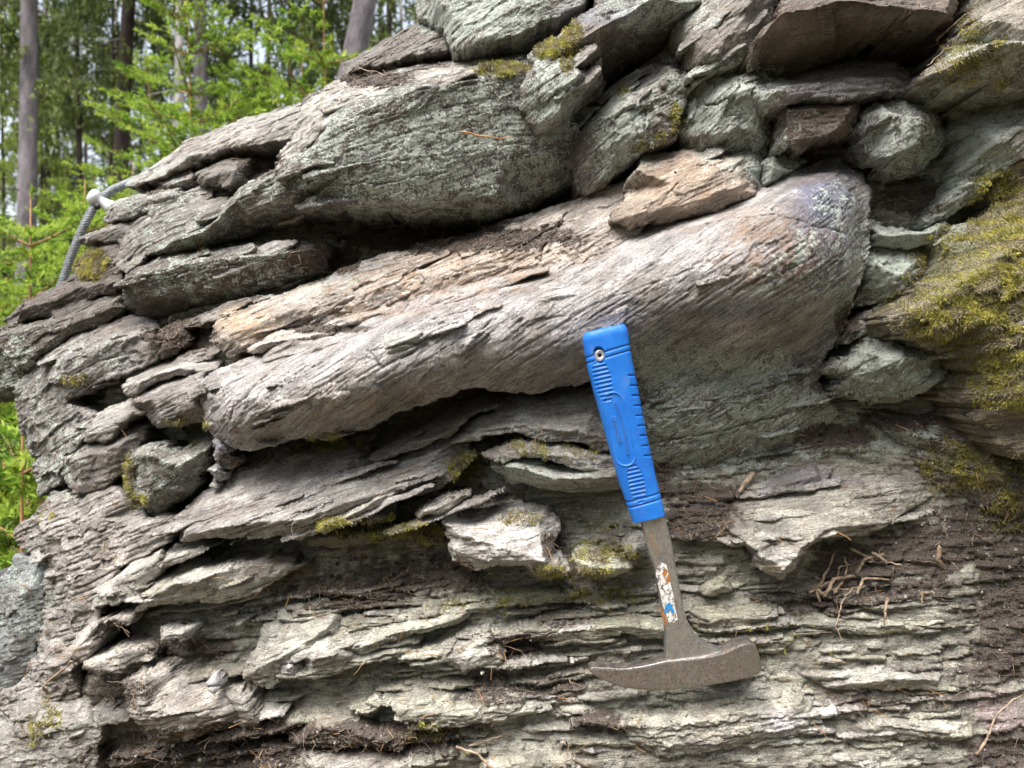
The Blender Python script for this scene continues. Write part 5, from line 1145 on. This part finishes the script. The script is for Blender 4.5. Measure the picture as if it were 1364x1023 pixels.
# ------------------------------------------------------------------ the ground and the wood behind
M['ground'] = simple_mat('forest_floor', (.06, .055, .03), (.16, .13, .08), 2.5, .95, .05, 6)
M['farhill'] = simple_mat('wooded_slope', (.05, .075, .03), (.13, .16, .07), .12, .95, 1.0, .5)
gxs = np.concatenate([-np.geomspace(900, .6, 60), [0], np.geomspace(.6, 900, 60)])
gys = np.concatenate([-np.geomspace(900, .6, 60), [0], np.geomspace(.6, 1600, 70)])
GX, GY = np.meshgrid(gxs, gys)
def terrain(x, y):
    r = np.hypot(x, y)
    h = .25 * gn(x / 3.0, y / 3.0, 5) * sst(2, 6, r) + 1.2 * gn(x / 22.0, y / 22.0, 6) * sst(6, 30, r)
    h += sst(-.2, 1.0, (y - 1.0) / 9) * -.0
    h += 62 * sst(60, 420, y + .15 * x) + 9 * gn(x / 160, y / 160, 9) * sst(80, 300, r)
    return h
GZ = terrain(GX, GY)
ni, nj = GX.shape
i, j = np.meshgrid(np.arange(ni - 1), np.arange(nj - 1), indexing='ij')
gq = np.stack([i * nj + j, i * nj + j + 1, (i + 1) * nj + j + 1, (i + 1) * nj + j], -1).reshape(-1, 4)
obj('ground', np_mesh('ground', np.stack([GX, GY, GZ], 2).reshape(-1, 3), gq, None, M['ground']), None, kind='structure')
def gz(x, y): return float(terrain(np.array([x]), np.array([y]))[0])

# the outcrop goes on beyond the part in view, down to the ground and away to the right
XB, ZB = np.meshgrid(np.linspace(-.62, 2.6, 110), np.linspace(-.1, 2.25, 80))
tb = sst(-.1, 1.05, ZB); back = 1.25 + .12 * fbm(XB / .5, ZB / .3, 4, 33) - .16 * (1 - sst(.3, 1.0, ZB)) + .35 * sst(-.1, -.62, XB) * 1.0 + .5 * sst(1.5, 2.25, ZB)
mskb = ~((XB < .1) & (ZB > 1.0 + .9 * (XB + .62)))
ids = np.arange(XB.size).reshape(XB.shape)
ok = mskb[:-1, :-1] & mskb[1:, :-1] & mskb[:-1, 1:] & mskb[1:, 1:]
ib, jb = np.nonzero(ok)
fq = np.stack([ids[ib, jb], ids[ib, jb + 1], ids[ib + 1, jb + 1], ids[ib + 1, jb]], 1)
M['flank'] = simple_mat('rock_flank', (.12, .11, .095), (.34, .325, .285), 14, .9, .03, 30, stretch=(.5, 1, 1.6))
VB = np.stack([XB, back, ZB], 2).reshape(-1, 3); VB2 = VB + np.array([.25, 1.6, -.1])
fl = np_mesh('flank', np.concatenate([VB, VB2]), np.concatenate([fq, fq[:, ::-1] + len(VB)]), None, M['flank'])
fl.transform(Matrix.Translation((0, -REF, 0))); obj('flank', fl, outcrop)

# --- conifers
def needles(mb, p, d, n, ln, wid, spread=.9, fwd=.55):
    """n needle faces set along the shoots p -> p + d (arrays of k)"""
    k = len(p); t = rng.random((k, n, 1)); o = p[:, None, :] + d[:, None, :] * t
    dn = d / (np.linalg.norm(d, axis=1)[:, None] + 1e-9)
    dr = rng.normal(0, spread, (k, n, 3)) + dn[:, None, :] * fwd * 1.6; dr /= np.linalg.norm(dr, axis=2)[:, :, None]
    sd2 = np.cross(dr, rng.normal(0, 1, (k, n, 3))); sd2 /= np.linalg.norm(sd2, axis=2)[:, :, None] + 1e-9
    L = ln * rng.uniform(.7, 1.2, (k, n, 1)); w = wid
    tip = o + dr * L; a = o - sd2 * w * .5; b = o + sd2 * w * .5; md = o + dr * L * .5 + sd2 * w * .6
    v = np.stack([a, b, md, tip], 2).reshape(-1, 3); i = np.arange(k * n)[:, None] * 4
    mb.add(v, None, np.concatenate([i + [[0, 1, 2]], i + [[0, 2, 3]]]))

def sapling_parts(seed, H):
    r = np.random.default_rng(seed)
    stem, br, new, old = MB(), MB(), MB(), MB()
    lean = r.normal(0, .02, 2)
    zz = np.linspace(0, H, 12); sp = np.stack([lean[0] * zz + .008 * np.sin(zz * 3 + seed), lean[1] * zz, zz], 1)
    stem.tube(sp, np.interp(zz, [0, H * .7, H], [.010, .0045, .0016]), 7)
    P_new, D_new, P_old, D_old = [], [], [], []
    z = .25
    while z < H - .10:
        age = (H - z)
        n = r.integers(4, 7) if r.random() < .75 else 2
        for k in range(n):
            a = r.uniform(0, 6.28); L = min(.55, .10 + .28 * age) * r.uniform(.7, 1.15)
            c = np.array([np.interp(z, zz, sp[:, 0]), np.interp(z, zz, sp[:, 1]), z])
            dirv = np.array([math.cos(a), math.sin(a), .38 - .16 * age])
            pts = [c]; d = dirv.copy()
            for q in range(5):
                d[2] += .05; pts.append(pts[-1] + d / np.linalg.norm(d) * L / 5)
            pts = np.array(pts); br.tube(pts, np.linspace(.0032, .0012, 6), 4, False)
            for q in range(1, 6):
                P_old.append(pts[q - 1]); D_old.append(pts[q] - pts[q - 1])
                for s_ in (-1, 1):
                    if r.random() < .9:
                        sd_d = np.array([-d[1] * s_, d[0] * s_, .05]); f = d / np.linalg.norm(d)
                        sd_d = f * .75 + sd_d / np.linalg.norm(sd_d) * .75; sd_d[2] += r.uniform(-.1, .15)
                        sl = L * .34 * (1.15 - q * .12) * r.uniform(.6, 1.1)
                        e = pts[q] + sd_d * sl
                        P_old.append(pts[q]); D_old.append(sd_d * sl)
                        P_new.append(e); D_new.append(sd_d * r.uniform(.025, .05) + np.array([0, 0, -.008]))
                        if sl > .06:
                            P_new.append(pts[q] + sd_d * sl * .5); D_new.append((sd_d + r.normal(0, .5, 3)) * .035)
            P_new.append(pts[-1]); D_new.append(d / np.linalg.norm(d) * .055)
        z += r.uniform(.07, .13) if z < H * .8 else r.uniform(.10, .18)
    for q in range(int(H * 26)):        # sparse needles up the leader
        zq = r.uniform(H * .5, H); c = np.array([np.interp(zq, zz, sp[:, 0]), np.interp(zq, zz, sp[:, 1]), zq])
        a = r.uniform(0, 6.28); P_new.append(c); D_new.append(np.array([math.cos(a), math.sin(a), .5]) * .022)
    P_new, D_new, P_old, D_old = map(np.array, (P_new, D_new, P_old, D_old))
    needles(new, P_new, D_new, 22, .019, .0042, .7, .5)
    needles(old, P_old, D_old, 9, .016, .0030, .8, .45)
    return [('stem', stem.mesh('stem', M['stem'])), ('branches', br.mesh('branches', M['stem'])), ('fresh_shoots', new.mesh('fresh_shoots', M['shoot'], False)), ('needles', old.mesh('needles', M['oldneedle'], False))]
SAP = [sapling_parts(21, 3.0), sapling_parts(22, 2.5), sapling_parts(23, 2.0), sapling_parts(24, 1.45)]
SAPH = [3.0, 2.5, 2.0, 1.45]
def sapling(px, top_py, Y, label, v=None, rot=None, grp='young spruces beside the outcrop'):
    top = AT(px, top_py, Y); x = top.x; g0 = gz(x, Y); H = top.z - g0
    if v is None: v = min(range(4), key=lambda k: abs(SAPH[k] - H))
    o = empty('spruce_sapling', (x, Y, g0), label=label, category='sapling', group=grp)
    s = H / SAPH[v]; o.scale = (min(s, 1.25),) * 2 + (s,); o.rotation_euler.z = random.uniform(0, 6.28) if rot is None else rot
    for nm, me in SAP[v]:
        c = obj(nm, me, o)
        if nm != 'stem': c['kind'] = 'stuff'
sapling(285, -70, 3.1, 'tall young spruce with orange stem left of the grey trunk and birch', 0)
sapling(437, -60, 3.4, 'slim young spruce whose bare orange leader stands beside the leaning trunk', 1)
sapling(395, 38, 3.2, 'young spruce with a short rusty leader left of the slim tall leader', 1)
sapling(196, 62, 3.9, 'bushy lime green young spruce in front of the widest dark trunk', 0)
sapling(52, 255, 2.3, 'young spruce with rusty bud beside the cable, left edge', 2)
sapling(80, 240, 2.7, 'young spruce just right of the rusty budded one near the cable', 1)
sapling(4, 225, 2.6, 'bright young spruce cut by the left edge above the cable', 1)
sapling(142, 215, 3.2, 'young spruce with loose side shoots right above the white insulator', 1)
sapling(-6, 520, 1.55, 'low bright spruce filling the gap at the left edge below', 3)
sapling(30, 560, 1.75, 'small lime spruce close against the rock at lower left', 3)
sapling(236, 190, 3.6, 'young spruce between birch and tall orange stemmed sapling', 0)
sapling(335, 125, 3.6, 'dense young spruce low behind the top edge of the rock', 1)
sapling(120, 255, 3.1, 'half hidden young spruce behind the cable and insulator', 2)
sapling(-40, 330, 2.2, 'young spruce leaning in from beyond the left edge', 2)

def tree_parts(seed, H, r0, mat, z_low, n_br, Lb, droop, leaf, clump, nleaf, lsize, density=1.0):
    r = np.random.default_rng(seed)
    tr, dead, cr = MB(), MB(), MB()
    zz = np.linspace(-.3, H, 26)
    sp = np.stack([.05 * np.sin(zz * .5 + seed), .05 * np.cos(zz * .4 + seed * 2), zz], 1)
    tr.tube(sp, np.interp(zz, [-.3, .3, H], [r0 * 1.5, r0, r0 * .12]) * (1 + .04 * r.normal(0, 1, 26)), 14)
    for k in range(9):
        z = r.uniform(.6, max(z_low + 1, 3.5)); a = r.uniform(0, 6.28); L = r.uniform(.3, 1.1)
        c = np.array([0, 0, z]); d = np.array([math.cos(a), math.sin(a), r.uniform(-.35, .1)])
        pts = np.array([c + d * r0 * .8, c + d * L * .5 + [0, 0, -.02], c + d * L + [0, 0, -.12 * L]]); dead.tube(pts, [.008, .005, .002], 4, False)
    P, D = [], []
    for k in range(n_br):
        z = z_low + (H * .97 - z_low) * ((k + r.random()) / n_br) ** 1.1
        f = 1 - (z - z_low) / (H - z_low); L = Lb * (.18 + .82 * f ** .8) * r.uniform(.6, 1.15)
        a = r.uniform(0, 6.28); d = np.array([math.cos(a), math.sin(a), .15]); p = np.array([0, 0, z]); pts = [p]
        for q in range(7):
            d[2] -= droop * .12 * (1 if q < 4 else -.6); pts.append(pts[-1] + d / np.linalg.norm(d) * L / 7)
        pts = np.array(pts); dead.tube(pts, np.linspace(.014, .003, 8) * (.5 + L / Lb * .5), 4, False)
        for q in range(1, 8):
            for s_ in range(int(clump * density)):
                sd_ = np.array([-d[1], d[0], 0]) * r.uniform(-1, 1) * L * .28 * (1.1 - q / 9)
                o = pts[q] + sd_ + r.normal(0, .03, 3); hang = np.array([r.normal(0, .05), r.normal(0, .05), -r.uniform(.05, .35) * droop]) + d * .06
                P.append(o); D.append(hang)
    needles(cr, np.array(P), np.array(D), nleaf, lsize, lsize * .30, .7, .3)
    return [('trunk', tr.mesh('trunk', M[mat])), ('branches', dead.mesh('branches', M['twig'] if mat != 'birch' else M['birch'])), ('crown', cr.mesh('crown', M[leaf], False))]
TREES = {'grey': tree_parts(31, 15, .15, 'bark', 5.4, 40, 2.1, 1.0, 'spruce', 4, 12, .09),
         'dark': tree_parts(32, 14, .13, 'darkbark', 4.6, 50, 2.0, 1.3, 'spruce', 5, 12, .085),
         'thin': tree_parts(33, 10, .07, 'darkbark', 4.8, 34, 1.2, 1.2, 'spruce', 4, 12, .07),
         'red': tree_parts(34, 11, .075, 'redbark', 5.5, 30, 1.2, 1.0, 'spruce', 4, 12, .075),
         'birch': tree_parts(35, 12, .085, 'birch', 5.5, 30, 1.9, .7, 'lightleaf', 4, 12, .06),
         'bushy': tree_parts(36, 9, .08, 'darkbark', .4, 66, 1.9, 1.1, 'lightleaf', 5, 12, .085),
         'fir': tree_parts(37, 12, .10, 'darkbark', .8, 70, 2.1, 1.6, 'spruce', 5, 14, .085)}
R0 = {'grey': .15, 'dark': .13, 'thin': .07, 'red': .075, 'birch': .085, 'bushy': .08, 'fir': .10}
NAMES = {'grey': 'spruce_tree', 'dark': 'spruce_tree', 'thin': 'spruce_tree', 'red': 'pine_tree', 'birch': 'birch_tree', 'bushy': 'young_tree', 'fir': 'spruce_tree'}
def tree(kind, px, wpx, Y, label, lean=0.0, zs=1.0, grp='trees behind the outcrop', cat='tree', py=100):
    p = AT(px, py, Y); g0 = gz(p.x, Y)
    s = (wpx / FPX * Y / 2) / R0[kind] if wpx else 1.0
    o = empty(NAMES[kind], (p.x - math.tan(lean) * (p.z - g0), Y, g0), label=label, category=cat, group=grp)
    s2 = min(max(s, .75), 1.5)
    o.scale = (s2, s2, zs); o.rotation_euler = (0, lean, 0)
    rz = random.uniform(0, 6.28)
    for nm, me in TREES[kind]:
        c = obj(nm, me, o); c.rotation_euler.z = rz
        if nm == 'trunk': c.scale = (s / s2, s / s2, 1)
        else: c['kind'] = 'stuff'
tree('grey', 34, 29, 8.5, 'straight purple grey spruce trunk at the left edge of the picture', .01, py=150)
tree('thin', 108, 12, 11, 'slim dark trunk standing alone right of the thick left trunk')
tree('thin', 146, 9, 12, 'thinnest dark trunk just left of the widest dark one')
tree('birch', 155, 8, 15, 'thin pale birch half hidden between two dark trunks')
tree('dark', 168, 26, 9.5, 'wide dark spruce trunk behind the bushy lime sapling', .03)
tree('thin', 215, 9, 13, 'slim dark trunk between the wide dark one and the birch')
tree('birch', 244, 19, 8.5, 'white birch trunk with black marks left of the grey trunk')
tree('grey', 263, 23, 8.9, 'grey spruce trunk touching the right side of the white birch')
tree('thin', 333, 12, 12, 'dark trunk among hanging spruce boughs, centre of the wood')
tree('red', 358, 11, 13, 'reddish slim trunk right of the boughs')
tree('grey', 476, 40, 7.0, 'thick grey trunk leaning right above the rock edge', .20, py=40)
tree('birch', 531, 9, 13, 'slender pale birch seen above the rock beside the leaning trunk', -.02, py=10)
tree('fir', 390, 12, 9.5, 'dense dark spruce with curtains of drooping boughs, centre')
tree('fir', 440, 12, 12.5, 'dark spruce behind the bare orange leader')
tree('fir', 62, 12, 16, 'drooping dark spruce between the two leftmost trunks')
tree('fir', 520, 12, 10, 'deep green spruce right of the leaning trunk')
tree('dark', -30, 20, 10, 'dark spruce whose boughs reach in at the top left corner')
tree('bushy', 5, 8, 14, 'leafy light green tree behind the leftmost trunk')
far = 'farther trees filling the wood behind'
rr = random.Random(5)
spots = [('bushy', 60), ('thin', 118), ('thin', 190), ('thin', 290), ('thin', 305), ('fir', 340), ('thin', 410), ('bushy', 360), ('fir', 465), ('bushy', 420), ('fir', 385), ('thin', 62), ('fir', 560), ('bushy', -40), ('red', 128), ('thin', 275), ('thin', 92), ('fir', -80), ('fir', 620), ('fir', 700)]
ORD = ['leftmost', 'second from left', 'third from left', 'fourth from left', 'fifth from left', 'sixth from left', 'seventh from left', 'eighth from left', 'ninth from left']
for k, (kd, px) in enumerate(spots):
    Y = 16 + 1.1 * k + rr.uniform(-1, 1)
    if kd == 'fir' and Y < 22: Y += 8
    o_ = sorted(p_ for d_, p_ in spots if d_ == kd).index(px)
    what = {'bushy': 'light leafy trees', 'fir': 'distant dark spruces', 'thin': 'thin distant trunks', 'red': 'reddish distant trunks'}[kd]
    tree(kd, px, 0, Y, ORD[o_] + ' of the ' + what + ' deep in the wood', grp=what + ' deep in the wood', zs=rr.uniform(.8, 1.0))

# far wooded slope across the valley, one mass
fp, fd = [], []
for k in range(2600):
    x = rr.uniform(-330, 120); y = rr.uniform(95, 420)
    z = gz(x, y); H = rr.uniform(7, 13)
    for q in range(7):
        f = q / 7; fp.append((x + rr.gauss(0, 1.0) * (1 - f), y + rr.gauss(0, 1.0) * (1 - f), z + H * f)); fd.append((rr.gauss(0, .8), rr.gauss(0, .8), 1.0))
mbf = MB(); needles(mbf, np.array(fp), np.array(fd), 3, 2.6, 1.5, .8, .2)
obj('distant_forest', mbf.mesh('distant_forest', M['farhill'], False), None, kind='stuff', label='hazy wooded hillside across the valley', category='forest')

# unseen wood added behind and beside the viewer to block low skylight, one mass
sp_, sd3 = [], []
tk = MB()
for k in range(34):
    a = math.radians(rr.uniform(95, 395)); d_ = rr.uniform(8.5, 15)
    x, y = d_ * math.cos(a) * (1 if math.cos(a) > -9 else 1), d_ * math.sin(a)
    if y > 3.5: continue
    z0_ = gz(x, y); H = rr.uniform(8, 11)
    tk.tube([(x, y, z0_ - .2), (x, y, z0_ + H)], [.16, .03], 8)
    for q_ in range(520):
        f_ = rr.random() ** 1.3; R_ = 1.9 * (1 - f_) + .15; b_ = rr.uniform(0, 6.28); r_ = R_ * math.sqrt(rr.random())
        sp_.append((x + r_ * math.cos(b_), y + r_ * math.sin(b_), z0_ + .5 + (H - .5) * f_)); sd3.append((math.cos(b_) * .2, math.sin(b_) * .2, -.15))
mbw = MB(); needles(mbw, np.array(sp_), np.array(sd3), 3, .55, .22, .8, .2)
obj('light_blocking_wood', mbw.mesh('light_blocking_wood', M['spruce'], False), None, kind='stuff', label='unseen dark spruce wood added round the viewer to block low skylight', category='forest')
obj('light_blocking_trunks', tk.mesh('light_blocking_trunks', M['bark']), None, kind='stuff', label='grey trunks of the unseen spruce wood added to block low skylight', category='forest')
